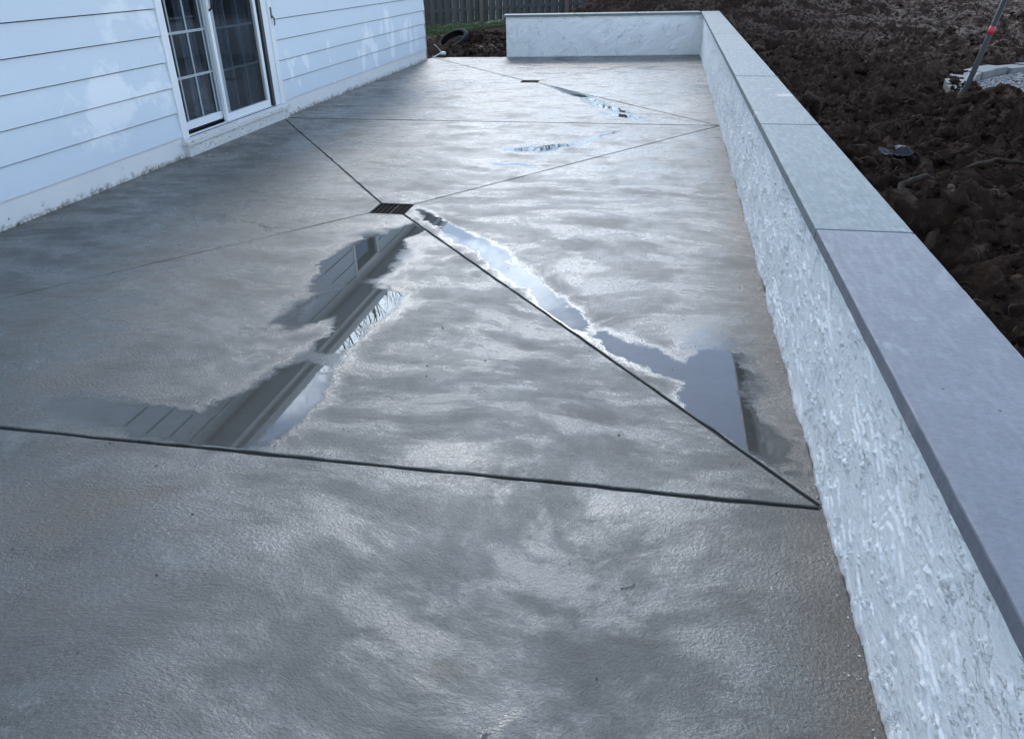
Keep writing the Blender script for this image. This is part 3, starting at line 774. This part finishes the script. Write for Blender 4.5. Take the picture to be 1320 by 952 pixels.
# roof, soffit, gutter
EX = -3.87
H(MB().box(XH - 0.02, EX - 0.10, HN - 0.3, HF + 0.35, EAVE_Z, EAVE_Z + 0.02).build('soffit', MAT['trim'], house))
H(MB().box(EX - 0.10, EX - 0.075, HN - 0.3, HF + 0.35, EAVE_Z - 0.02, EAVE_Z + 0.17).build('fascia', MAT['trim'], house))
gm = MB(); y0, y1 = HN - 0.3, HF + 0.35
prof = [(EX - 0.074, EAVE_Z + 0.15), (EX - 0.074, EAVE_Z + 0.06), (EX - 0.015, EAVE_Z + 0.06), (EX, EAVE_Z + 0.11), (EX, EAVE_Z + 0.155), (EX - 0.01, EAVE_Z + 0.155), (EX - 0.012, EAVE_Z + 0.115), (EX - 0.022, EAVE_Z + 0.07), (EX - 0.066, EAVE_Z + 0.07), (EX - 0.066, EAVE_Z + 0.15)]
gm.add([(x, y0, z_) for x, z_ in prof] + [(x, y1, z_) for x, z_ in prof], [(i, (i+1) % 10, 10 + (i+1) % 10, 10 + i) for i in range(10)] + [tuple(range(10)), tuple(reversed(range(10, 20)))])
H(gm.build('gutter', MAT['trim'], house))
RX, RZ = -8.2, 4.62
rm = MB(); t_ = 0.03
rm.add([(EX - 0.05, y0, EAVE_Z + 0.19), (RX, y0, RZ), (RX, y1, RZ), (EX - 0.05, y1, EAVE_Z + 0.19), (EX - 0.05, y0, EAVE_Z + 0.16), (RX, y0, RZ - t_), (RX, y1, RZ - t_), (EX - 0.05, y1, EAVE_Z + 0.16)],
       [(0, 3, 2, 1), (4, 5, 6, 7), (0, 1, 5, 4), (1, 2, 6, 5), (2, 3, 7, 6), (3, 0, 4, 7)])
rm.add([(-12.4, y0, EAVE_Z + 0.19), (RX - 0.001, y0, RZ), (RX - 0.001, y1, RZ), (-12.4, y1, EAVE_Z + 0.19), (-12.4, y0, EAVE_Z + 0.16), (RX - 0.001, y0, RZ - t_), (RX - 0.001, y1, RZ - t_), (-12.4, y1, EAVE_Z + 0.16)],
       [(0, 1, 2, 3), (4, 7, 6, 5), (0, 4, 5, 1), (1, 5, 6, 2), (2, 6, 7, 3), (3, 7, 4, 0)])
H(rm.build('roof', MAT['roof'], house))
gbl = MB(); gbl.add([(XH - 0.05, HF - 0.05, EAVE_Z), (-12.0, HF - 0.05, EAVE_Z), (RX, HF - 0.05, RZ - 0.05)], [(0, 1, 2)])
H(gbl.build('gable', MAT['siding'], house))

# room behind the door
rmv = MB(); x0, x1, ry0, ry1, rz0, rz1 = -8.2, XH - 0.131, 5.0, 11.6, 0.10, 2.45
rmv.add([(x0, ry0, rz0), (x1, ry0, rz0), (x1, ry1, rz0), (x0, ry1, rz0), (x0, ry0, rz1), (x1, ry0, rz1), (x1, ry1, rz1), (x0, ry1, rz1)],
        [(0, 1, 2, 3), (7, 6, 5, 4), (4, 5, 1, 0), (6, 7, 3, 2), (7, 4, 0, 3)])
H(rmv.build('room', MAT['room'], house))

# sliding door
door = empty('sliding_door', (0, 0, 0)); door.parent = house
def D(o): o.location = (o.location.x - HX, o.location.y - HYo, o.location.z); return o
def dpart(name, mat, *boxes, bevel=0.0015):
    m = MB()
    for b in boxes: m.box(*b)
    return D(m.build(name, MAT[mat], door, bevel=bevel))
xo = XH
dpart('casing', 'trim', (xo - 0.03, xo + 0.022, DY0, DY0 + 0.095, 0.152, DTOP))
dpart('casing', 'trim', (xo - 0.03, xo + 0.022, DY1 - 0.085, DY1, 0.152, DTOP))
dpart('casing', 'trim', (xo - 0.03, xo + 0.024, DY0 - 0.02, DY1 + 0.02, DTOP + 0.001, DTOP + 0.10))
dpart('jamb', 'alu', (xo - 0.13, xo + 0.006, 6.396, 6.416, 0.155, 2.16)); dpart('jamb', 'alu', (xo - 0.13, xo + 0.008, 8.15, 8.268, 0.155, 2.16))
dpart('jamb', 'dark', (xo - 0.10, xo + 0.009, 8.095, 8.149, 0.16, 2.16), bevel=0)
dpart('head', 'alu', (xo - 0.13, xo + 0.006, 6.417, 8.149, 2.10, 2.16))
# fixed leaf (set back) and screened sliding leaf (outer track)
fx0, fx1 = xo - 0.085, xo - 0.045
dpart('bottom_rail', 'alu', (fx0, fx1, 6.42, 7.20, 0.20, 0.268)); dpart('top_rail', 'alu', (fx0, fx1, 6.42, 7.20, 2.03, 2.10))
dpart('stile', 'alu', (fx0 + 0.001, fx1 - 0.001, 7.125, 7.20, 0.269, 2.029)); dpart('stile', 'alu', (fx0 + 0.001, fx1 - 0.001, 6.417, 6.43, 0.269, 2.029))
dpart('glass_pane', 'glass', (xo - 0.068, xo - 0.066, 6.43, 7.125, 0.268, 2.03), bevel=0)
for y in (6.555, 6.81, 7.065): dpart('muntin', 'muntin', (xo - 0.064, xo - 0.056, y - 0.009, y + 0.009, 0.2685, 2.0295), bevel=0)
for z_ in (0.637, 1.008, 1.379, 1.75): dpart('muntin', 'muntin', (xo - 0.0635, xo - 0.0545, 6.4305, 7.1245, z_ - 0.011, z_ + 0.011), bevel=0)
sx0, sx1 = xo - 0.036, xo - 0.004
dpart('bottom_rail', 'alu', (sx0, sx1, 7.12, 8.06, 0.166, 0.236)); dpart('top_rail', 'alu', (sx0, sx1, 7.12, 8.06, 2.02, 2.10))
dpart('stile', 'alu', (sx0 - 0.001, sx1 + 0.001, 7.12, 7.165, 0.237, 2.019)); dpart('stile', 'grey', (sx0, sx1 - 0.006, 7.166, 7.225, 0.237, 2.019))
dpart('stile', 'alu', (sx0 - 0.001, sx1 + 0.001, 8.01, 8.06, 0.237, 2.019))
dpart('screen', 'screen', (sx1 - 0.012, sx1 - 0.011, 7.22, 8.01, 0.2365, 2.019), bevel=0)
dpart('glass_pane', 'glass', (sx0 - 0.002, sx0, 7.22, 8.01, 0.236, 2.02), bevel=0)
for y in (7.47, 7.73): dpart('muntin', 'muntin', (sx0 - 0.014, sx0 - 0.006, y - 0.008, y + 0.008, 0.2365, 2.0195), bevel=0)
for z_ in (0.622, 0.998, 1.374, 1.75): dpart('muntin', 'muntin', (sx0 - 0.0155, sx0 - 0.0065, 7.2255, 8.009, z_ - 0.010, z_ + 0.010), bevel=0)
# tracks, sill, riser
dpart('track', 'dark', (xo - 0.12, xo - 0.002, 6.417, 8.149, 0.13, 0.158), bevel=0)
for k in range(3): dpart('track_rib', 'alu', (xo - 0.030 + k * 0.013, xo - 0.025 + k * 0.013, 6.42, 8.14, 0.1585, 0.166 - k * 0.002), bevel=0)
m = MB(); m.add([(xo - 0.001, DY0 - 0.015, 0.102), (xo + 0.062, DY0 - 0.015, 0.098), (xo + 0.062, DY0 - 0.015, 0.136), (xo - 0.001, DY0 - 0.015, 0.151), (xo - 0.001, DY1 + 0.03, 0.102), (xo + 0.062, DY1 + 0.03, 0.098), (xo + 0.062, DY1 + 0.03, 0.136), (xo - 0.001, DY1 + 0.03, 0.151)],
      [(3, 2, 1, 0), (4, 5, 6, 7), (0, 1, 5, 4), (1, 2, 6, 5), (2, 3, 7, 6), (3, 0, 4, 7)])
D(m.build('sill', MAT['peel'], door, bevel=0.003))
dpart('riser', 'peel', (xo - 0.02, xo + 0.045, DY0 + 0.012, DY1 + 0.004, -0.02, 0.0975), bevel=0.003)
m = MB(); m.tube([(xo + 0.0, 7.150, 1.16), (xo + 0.03, 7.15, 1.18), (xo + 0.036, 7.15, 1.24), (xo + 0.03, 7.15, 1.30), (xo, 7.15, 1.32)], [0.010] * 5, 8)
D(m.build('handle', MAT['black'], door, True))
m = MB().box(xo + 0.0225, xo + 0.03, 8.31, 8.335, 1.02, 1.13)
m.tube([(xo + 0.03, 8.322, 1.05), (xo + 0.05, 8.325, 1.02), (xo + 0.04, 8.345, 0.97), (xo + 0.032, 8.35, 0.95)], [0.008, 0.008, 0.007, 0.006], 6)
D(m.build('latch', MAT['metal'], door))
# curtains behind the glass
for (ya, yb, xx, sd_) in ((6.86, 7.10, -0.17, 1), (7.26, 7.66, -0.15, 2), (7.86, 8.15, -0.16, 3)):
    m = MB(); k = int((yb - ya) / 0.012); V_ = []
    for i in range(k + 1):
        y = ya + (yb - ya) * i / k; w = 0.022 * math.sin(y * 62 + sd_) + 0.012 * math.sin(y * 141 + sd_ * 3)
        for zz_ in (0.2, 1.0, 2.1): V_.append((XH + xx + w * (0.7 + 0.3 * zz_), y + 0.02 * math.sin(zz_ * 2 + sd_), zz_))
    m.add(V_, [(i*3 + e, i*3 + 3 + e, i*3 + 4 + e, i*3 + 1 + e) for i in range(k) for e in (0, 1)])
    D(m.build('curtain', MAT['curtain'], door, True))

# window in the wall further on (seen mirrored in the wet slab)
win = empty('window'); win.parent = house
def wpart(name, mat, *b, bevel=0.002): return D(MB().box(*b).build(name, MAT[mat], win, bevel=bevel))
for a, b in ((WY0 - 0.073, WY0), (WY1, WY1 + 0.073)): wpart('casing', 'trim', xo - 0.03, xo + 0.022, a, b, WZ0, WZ1)
wpart('casing', 'trim', xo - 0.03, xo + 0.023, WY0 - 0.073, WY1 + 0.073, WZ1 + 0.001, WZ1 + 0.08); wpart('sill', 'trim', xo - 0.03, xo + 0.05, WY0 - 0.09, WY1 + 0.09, WZ0 - 0.05, WZ0 - 0.001)
wpart('glass_pane', 'glass', xo - 0.06, xo - 0.056, WY0, WY1, WZ0, WZ1, bevel=0); wpart('meeting_rail', 'trim', xo - 0.055, xo - 0.02, WY0 + 0.001, WY1 - 0.001, 1.90, 1.945)

# ------------------------------------------------------------------ fence at the end of the garden
fence = tag(empty('picket_fence', (-4, 22, 0)), 'weathered grey wooden picket fence behind the garden', 'fence')
FA = Vector((-12.0, 18.75)); FDIR = Vector((1.0, 0.45)).normalized(); FN = Vector((FDIR.y, -FDIR.x))
def fz(p): return 0.0 + 0.045 * (p.x + 6.3) if p.x > -6.3 else 0.0
random.seed(21)
def fbox(name, s0, s1, n0, n1, z0, z1, mat):
    a, b = FA + FDIR * s0, FA + FDIR * s1; pz = fz((a + b) / 2)
    za, zb = (fz(a), fz(b)) if s1 - s0 > 1 else (pz, pz)
    q = [a + FN * n0, b + FN * n0, b + FN * n1, a + FN * n1]; zz_ = [za, zb, zb, za]
    m = MB(); m.add([(p.x, p.y, z0 + z_) for p, z_ in zip(q, zz_)] + [(p.x, p.y, z1 + z_) for p, z_ in zip(q, zz_)],
        [(0, 1, 2, 3), (7, 6, 5, 4), (0, 4, 5, 1), (1, 5, 6, 2), (2, 6, 7, 3), (3, 7, 4, 0)])
    o = m.build(name, MAT[mat], fence); o.location = (4, -22, 0); return o
s = 0.05; k = 0
while s < 14.0:
    w_ = 0.098 + random.uniform(-0.004, 0.004)
    fbox('picket', s, s + w_, 0.022, 0.040, 0.06 + random.uniform(-0.02, 0.03), 1.78 + random.uniform(-0.015, 0.015), 'fence')
    fbox('picket', s + 0.098, s + 0.098 + w_, -0.042, -0.024, 0.07 + random.uniform(-0.02, 0.03), 1.78 + random.uniform(-0.015, 0.015), 'fence')
    s += 0.196; k += 1
for z_ in (0.22, 0.95, 1.60): fbox('rail', 0.0, 14.0, -0.0215, 0.0205, z_, z_ + 0.085, 'fence')
for s_ in (0.3, 2.7, 5.1, 7.62, 10.0, 12.4): fbox('post', s_, s_ + 0.1, 0.0405, 0.12, -0.4, 1.85, 'post')

# lawn in front of the fence
lx = np.linspace(-11, -2.3, 90); ly = np.linspace(17.4, 26, 90)
LX, LY = np.meshgrid(lx, ly, indexing='ij'); 
def lawn_h(X, Y): return 0.02 + 0.02 * perlin(X * 2, Y * 2, 4) + 0.035 * np.maximum(0, X + 6.3) * sstep(19.0, 22, Y) - 0.25 * sstep(18.6 + 0.45 * (0 * X), 17.7, Y + 0.5 * perlin(X * 1.5, Y * 0 + 2, 8) - 0.55 * (X + 5)) 
LZ = lawn_h(LX, LY)
lawn = tag(link('lawn', np_mesh('lawn', np.stack([LX, LY, LZ], -1).reshape(-1, 3), grid_faces(90, 90)), MAT['grass']), kind='structure')
nbld = 9000
bx_ = RNG.uniform(-7.0, -2.6, nbld); by_ = RNG.uniform(17.8, 23.0, nbld)
bz_ = lawn_h(bx_, by_); ok = bz_ > -0.01
bx_, by_, bz_ = bx_[ok], by_[ok], bz_[ok]; nbld = len(bx_)
an = RNG.uniform(0, 6.28, nbld); hh = RNG.uniform(0.04, 0.13, nbld); ww = 0.006; ln = RNG.normal(0, 0.04, (nbld, 2))
V3 = np.empty((nbld, 3, 3)); V3[:, 0] = np.stack([bx_ - np.cos(an) * ww, by_ - np.sin(an) * ww, bz_ - 0.01], 1); V3[:, 1] = np.stack([bx_ + np.cos(an) * ww, by_ + np.sin(an) * ww, bz_ - 0.01], 1)
V3[:, 2] = np.stack([bx_ + ln[:, 0], by_ + ln[:, 1], bz_ + hh], 1)
tag(link('grass_blades', np_mesh('grass_blades', V3.reshape(-1, 3), np.arange(nbld * 3).reshape(-1, 3), False), MAT['grass']), 'rough green grass along the foot of the fence', 'grass', kind='stuff')

# ------------------------------------------------------------------ things about the yard
# tyre leaning on the clods
ty = tag(empty('tyre', (-4.33, 16.35, 0.115)), 'worn black rubber tyre without a rim lying tilted on the soil', 'tyre')
ty.rotation_euler = (math.radians(26), math.radians(-17), 0)
prof = [(0.255, 0.045), (0.262, 0.058), (0.300, 0.064), (0.335, 0.055), (0.350, 0.03), (0.354, 0.0), (0.350, -0.03), (0.335, -0.055), (0.300, -0.064), (0.262, -0.058), (0.255, -0.045), (0.268, -0.048), (0.30, -0.052), (0.325, -0.044), (0.338, 0.0), (0.325, 0.044), (0.30, 0.052), (0.268, 0.048)]
m = MB(); NS = 48; NPf = len(prof)
for i in range(NS):
    a = 2 * math.pi * i / NS
    m.v += [(r * math.cos(a), r * math.sin(a), h) for r, h in prof]
for i in range(NS):
    for k in range(NPf):
        a = i*NPf + k; b = i*NPf + (k+1) % NPf; c = ((i+1) % NS)*NPf
        m.f.append((a, c + k, c + (k+1) % NPf, b))
m.build('carcass', MAT['rubber'], ty, True)
m = MB()
for i in range(44):
    a = 2 * math.pi * i / 44
    for h in (-0.026, 0.004):
        R1 = Matrix.Rotation(a + (0.03 if h > 0 else 0), 4, 'Z')
        V_ = [R1 @ Vector(p) for p in [(0.345, -0.016, h), (0.359, -0.016, h), (0.359, 0.016, h), (0.345, 0.016, h), (0.345, -0.016, h + 0.022), (0.359, -0.016, h + 0.022), (0.359, 0.016, h + 0.022), (0.345, 0.016, h + 0.022)]]
        m.add(V_, [(0, 3, 2, 1), (4, 5, 6, 7), (0, 1, 5, 4), (1, 2, 6, 5), (2, 3, 7, 6), (3, 0, 4, 7)])
m.build('tread', MAT['rubber'], ty)
ty.scale = (0.98, 0.98, 0.98)

# white plastic fitting on a cable at the house corner
wf = tag(empty('cable_fitting', (-4.10, 14.44, 0.0)), 'small white plastic fitting on a cable at the house corner', 'fitting')
m = MB(); m.tube([(0.10, 0.06, 0.06), (0.04, 0.06, 0.065), (0.0, 0.05, 0.06)], [0.032, 0.036, 0.026], 10); m.build('cap', MAT['white'], wf, True)
m = MB(); m.tube([(0.0, 0.05, 0.06), (-0.05, 0.02, 0.035), (-0.10, -0.01, 0.008), (-0.125, -0.03, 0.02)], [0.011] * 4, 6); m.build('cable', MAT['white'], wf, True)
m = MB(); m.tube([(0.02, 0.06, 0.09), (-0.05, 0.08, 0.16), (-0.11, 0.06, 0.22)], [0.004] * 3, 5); m.build('wire', MAT['white'], wf, True)

# round gravel pad edged with concrete blocks
pad = tag(empty('gravel_pad', (PAD[0], PAD[1], 0)), 'round bed of pale gravel edged with concrete blocks', 'gravel bed')
nE = 42; random.seed(5)
for i in range(nE):
    a0 = 2 * math.pi * i / nE + 0.004; a1 = 2 * math.pi * (i + 1) / nE - 0.004
    am = (a0 + a1) / 2
    if math.sin(am) < -0.75 or math.cos(am) > 0.8: pass
    ro = PAD[2] + random.uniform(-0.03, 0.03); ri = ro - 0.30; zt = 0.10 + random.uniform(-0.012, 0.012)
    m = MB(); prism(m, [Vector((ri * math.cos(a0), ri * math.sin(a0))), Vector((ro * math.cos(a0), ro * math.sin(a0))), Vector((ro * math.cos(a1), ro * math.sin(a1))), Vector((ri * math.cos(a1), ri * math.sin(a1)))], -0.12, zt)
    m.build('edging_block', MAT['edging'], pad, bevel=0.008)
m = MB(); prism(m, [Vector((2.70 * math.cos(t * 0.1309), 2.70 * math.sin(t * 0.1309))) for t in range(48)], -0.1, 0.0)
m.build('gravel_base', MAT['gravel'], pad)
tt = RNG.uniform(1.8, 5.2, 9000); rr = 2.70 * np.sqrt(RNG.uniform(0.25, 1, 9000))
bmx = bmesh.new(); bmesh.ops.create_icosphere(bmx, subdivisions=1, radius=1.0)
I1 = (np.array([v.co[:] for v in bmx.verts]), np.array([[v.index for v in f.verts] for f in bmx.faces])); bmx.free()
gp = np.stack([rr * np.cos(tt), rr * np.sin(tt), np.full(9000, 0.008)], 1)
gr = scatter('gravel', gp, RNG.uniform(0.012, 0.030, 9000), MAT['gravel'], 0.8, 0.25, pad, base=I1); gr['kind'] = 'stuff'

# pole stuck in the mound
pl = tag(empty('pole', (3.05, 8.85, 0.2)), 'dark leaning pole with a red band standing in the soil by the gravel bed', 'pole')
PB, PT = Vector((-0.045, 0.0, 0.06)), Vector((0.20, 0.05, 1.35))
ax = (PT - PB).normalized()
bend = PB + ax * 0.16
m = MB(); m.tube([PB + Vector((-0.07, 0, -0.16)), PB + Vector((-0.03, 0, -0.03)), PB + ax * 0.05 + Vector((-0.004, 0, 0)), bend, PT], [0.024, 0.026, 0.027, 0.027, 0.026], 12); m.build('shaft', MAT['pole'], pl, True)
m = MB(); c0 = PB + ax * 0.545; m.tube([c0, c0 + ax * 0.075], [0.0295, 0.0295], 14); m.build('band', MAT['red'], pl, True)
m = MB(); m.tube([PT - ax * 0.01, PT + ax * 0.03], [0.034, 0.030], 12); m.build('end_cap', MAT['black'], pl, True)
# clod heap at its foot
hp = np.stack([RNG.normal(3.12, 0.16, 90), RNG.normal(8.68, 0.12, 90), np.zeros(90)], 1); hp[:, 2] = soil_h(hp[:, 0], hp[:, 1]) + RNG.uniform(0, 0.09, 90) * np.exp(-((hp[:, 0] - 3.12) / 0.2) ** 2)
tag(scatter('soil_heap', hp, RNG.uniform(0.02, 0.07, 90), MAT['soil']), 'heap of broken clods round the foot of the pole', 'soil', kind='stuff')

rp = np.stack([PAD[0] + 2.86 * np.cos(RNG.uniform(2.5, 4.0, 120)) + RNG.normal(0, .09, 120), np.zeros(120), np.full(120, 0.1)], 1)
ra_ = RNG.uniform(2.55, 3.95, 120); rq = 2.95 + RNG.normal(0, 0.09, 120); rp[:, 0] = PAD[0] + rq * np.cos(ra_); rp[:, 1] = PAD[1] + rq * np.sin(ra_)
tag(scatter('soil_spill', rp, np.clip(RNG.lognormal(-3.7, 0.5, 120), 0.008, 0.07), MAT['soil'], 0.8, 0.6), 'soil crumbs spilt over the edging blocks of the gravel bed', 'soil', kind='stuff')

# roots torn out of the ground
def root(label, pts, r0, r1, seedv):
    """pts as x, y, height above the soil"""
    rr_ = random.Random(seedv); P_ = []
    for i in range(len(pts) - 1):
        a, b = Vector(pts[i]), Vector(pts[i+1])
        for t in range(5): P_.append(a.lerp(b, t / 5))
    P_.append(Vector(pts[-1]))
    Q = []
    for i, p in enumerate(P_):
        z_ = float(soil_base(np.array([p.x]), np.array([p.y]))[0]) + p.z + 0.08
        Q.append(Vector((p.x + rr_.uniform(-.006, .006), p.y + rr_.uniform(-.006, .006), z_ + rr_.uniform(-.006, .006))))
    n = len(Q); b0 = Q[0].copy()
    m = MB(); m.tube([q - b0 for q in Q], [(r0 + (r1 - r0) * i / (n-1)) * rr_.uniform(0.75, 1.28) * min(1.0, 0.25 + 0.4 * min(i, n - 1 - i)) for i in range(n)], 9)
    o = m.build('root', MAT['root'], None, True, b0)
    return tag(o, label, 'root', 'tree roots in the dug soil')
root('thick bent brown root rising from the soil just outside the wall cap', [(1.22, 3.62, -0.03), (1.32, 3.86, 0.05), (1.43, 4.05, 0.06), (1.50, 4.32, 0.10), (1.60, 4.50, 0.05)], 0.020, 0.024, 1)
root('arched dark root looping left of the thick bent root', [(1.16, 3.85, -0.05), (1.22, 4.2, 0.04), (1.34, 4.55, 0.09), (1.52, 4.75, 0.06), (1.62, 4.85, -0.03)], 0.016, 0.022, 2)
root('short pale root stub lying beside the wall cap', [(1.02, 5.0, 0.08), (1.12, 5.25, 0.11), (1.16, 5.6, 0.03)], 0.024, 0.020, 3)
root('long thin root half buried across the top of the near soil mound', [(1.75, 4.9, 0.06), (2.1, 5.35, 0.08), (2.5, 5.55, 0.04), (2.75, 5.7, -0.03)], 0.010, 0.016, 4)

# scrap of black plastic sheet
m = MB(); nu, nv = 12, 6; V_ = []
for i in range(nu):
    for j in range(nv):
        u, v = i / (nu - 1), j / (nv - 1)
        V_.append((0.30 * (u - 0.5) + 0.02 * math.sin(v * 9), 0.16 * (v - 0.5) * (0.4 + 0.9 * math.sin(math.pi * min(1, u * 0.8 + 0.15))), 0.03 * math.sin(u * 7 + v * 3) * (0.5 + v) + random.uniform(-0.014, 0.014) + 0.03 * math.cos(v * 8 + u * 2) + 0.06 * v))
m.add(V_, [(i*nv + j, (i+1)*nv + j, (i+1)*nv + j + 1, i*nv + j + 1) for i in range(nu - 1) for j in range(nv - 1)])
ps = m.build('plastic_scrap', MAT['plastic'], None, False, (1.66, 5.95, 0.25)); ps.rotation_euler = (0.1, 0, 0.35); ps.scale = (0.8, 0.8, 0.4)
sm_ = ps.modifiers.new('thick', 'SOLIDIFY'); sm_.thickness = 0.003
tag(ps, 'crumpled scrap of black plastic sheet lying on the soil', 'plastic scrap')

# crumbs of stucco fallen along the wall foot, grit on the slab
npt = 150
cy_ = RNG.uniform(0.7, 7.5, npt) ** 1.0; cx_ = XW - 0.012 - np.abs(RNG.normal(0, 0.022, npt))
tag(scatter('stucco_crumbs', np.stack([cx_, cy_, np.full(npt, 0.001)], 1), RNG.uniform(0.001, 0.0042, npt), MAT['crumb'], 0.6, 0.7, base=I1), 'white crumbs of stucco dropped along the foot of the wall', 'crumbs', kind='stuff')
npt = 170
gp = np.stack([RNG.uniform(-3.2, 0.5, npt), RNG.uniform(0.8, 7.5, npt), np.full(npt, 0.0012)], 1)
tag(scatter('grit', gp, np.clip(RNG.lognormal(-6.1, 0.45, npt), 0.001, 0.006), MAT['grit'], 0.7, 0.3, base=I1), 'dark specks of soil and grit scattered on the wet slab', 'grit', kind='stuff')
def twig(label, pts, r):
    b0 = Vector(pts[0]); m = MB(); m.tube([Vector(p) - b0 for p in pts], [r * (1 - 0.4 * i / len(pts)) for i in range(len(pts))], 5)
    tag(m.build('twig', MAT['root'], None, True, b0), label, 'twig')
twig('small dark curved twig lying on the near slab', [(-0.02, 1.555, 0.002), (0.0, 1.56, 0.003), (0.012, 1.567, 0.003), (0.016, 1.58, 0.002)], 0.0012)

# ------------------------------------------------------------------ bare trees beyond the house and fence (mirrored in the puddles)
def tree_mesh(seedv, height, twig_levels=5):
    r_ = random.Random(seedv); tr, br = MB(), MB()
    def grow(p, d, L_, rad, lev):
        n = 4; pts = [p.copy()]; q = p.copy(); dv = d.copy()
        for i in range(n):
            dv = (dv + Vector((r_.uniform(-1, 1), r_.uniform(-1, 1), r_.uniform(-0.5, 0.8))) * 0.13).normalized()
            q = q + dv * (L_ / n); pts.append(q.copy())
        rad1 = rad * 0.62
        (tr if lev == 0 else br).tube(pts, [rad + (rad1 - rad) * i / n for i in range(n + 1)], 8 if lev == 0 else (5 if lev < 3 else 3), lev == 0)
        if lev >= twig_levels: return
        k = r_.randint(4, 6) if lev < 3 else r_.randint(2, 4)
        for c in range(k):
            f = r_.uniform(0.35 if lev else 0.45, 1.0); base = pts[min(n, int(f * n))]
            a = r_.uniform(0, 6.28); sp = r_.uniform(0.45, 0.95)
            side = dv.cross(Vector((math.cos(a), math.sin(a), 0.3))).normalized()
            nd = (dv * math.cos(sp) + side * math.sin(sp) + Vector((0, 0, 0.12))).normalized()
            grow(base, nd, L_ * r_.uniform(0.55, 0.78), rad1 * r_.uniform(0.5, 0.72), lev + 1)
    grow(Vector((0, 0, 0)), Vector((0, 0, 1)), height * 0.38, height * 0.026, 0)
    return tr.mesh('trunk', True), br.mesh('crown', False)
TM = [tree_mesh(3, 10.0), tree_mesh(8, 10.0)]
def bare_tree(x, y, sc, rot, kind, label):
    r = tag(empty('bare_tree', (x, y, -0.45)), label, 'tree', 'bare trees beyond the garden')
    r.scale = (sc, sc, sc); r.rotation_euler = (0, 0, rot)
    a = link('trunk', TM[kind][0], MAT['bark'], r); b = link('crown', TM[kind][1], MAT['bark'], r)
for i, (x, y, sc, rot, kd, lb) in enumerate([
    (-7.6, 17.6, 1.35, 0.4, 0, 'tall bare tree just behind the house, mirrored in the wet slab'),
    (-9.5, 33.0, 1.0, 1.0, 1, 'bare tree beyond the fence, first from the house'), (-5.8, 35.5, 1.1, 2.2, 0, 'bare tree beyond the fence, second from the house'),
    (-2.4, 34.0, 1.0, 3.0, 1, 'bare tree beyond the fence, third from the house'), (1.2, 36.0, 1.15, 4.1, 0, 'bare tree beyond the fence, fourth from the house'),
    (5.0, 37.0, 1.0, 5.2, 1, 'bare tree beyond the fence, fifth from the house'), (9.0, 39.0, 1.1, 0.7, 0, 'bare tree beyond the fence, farthest to the right')]):
    bare_tree(x, y, sc, rot, kd, lb)
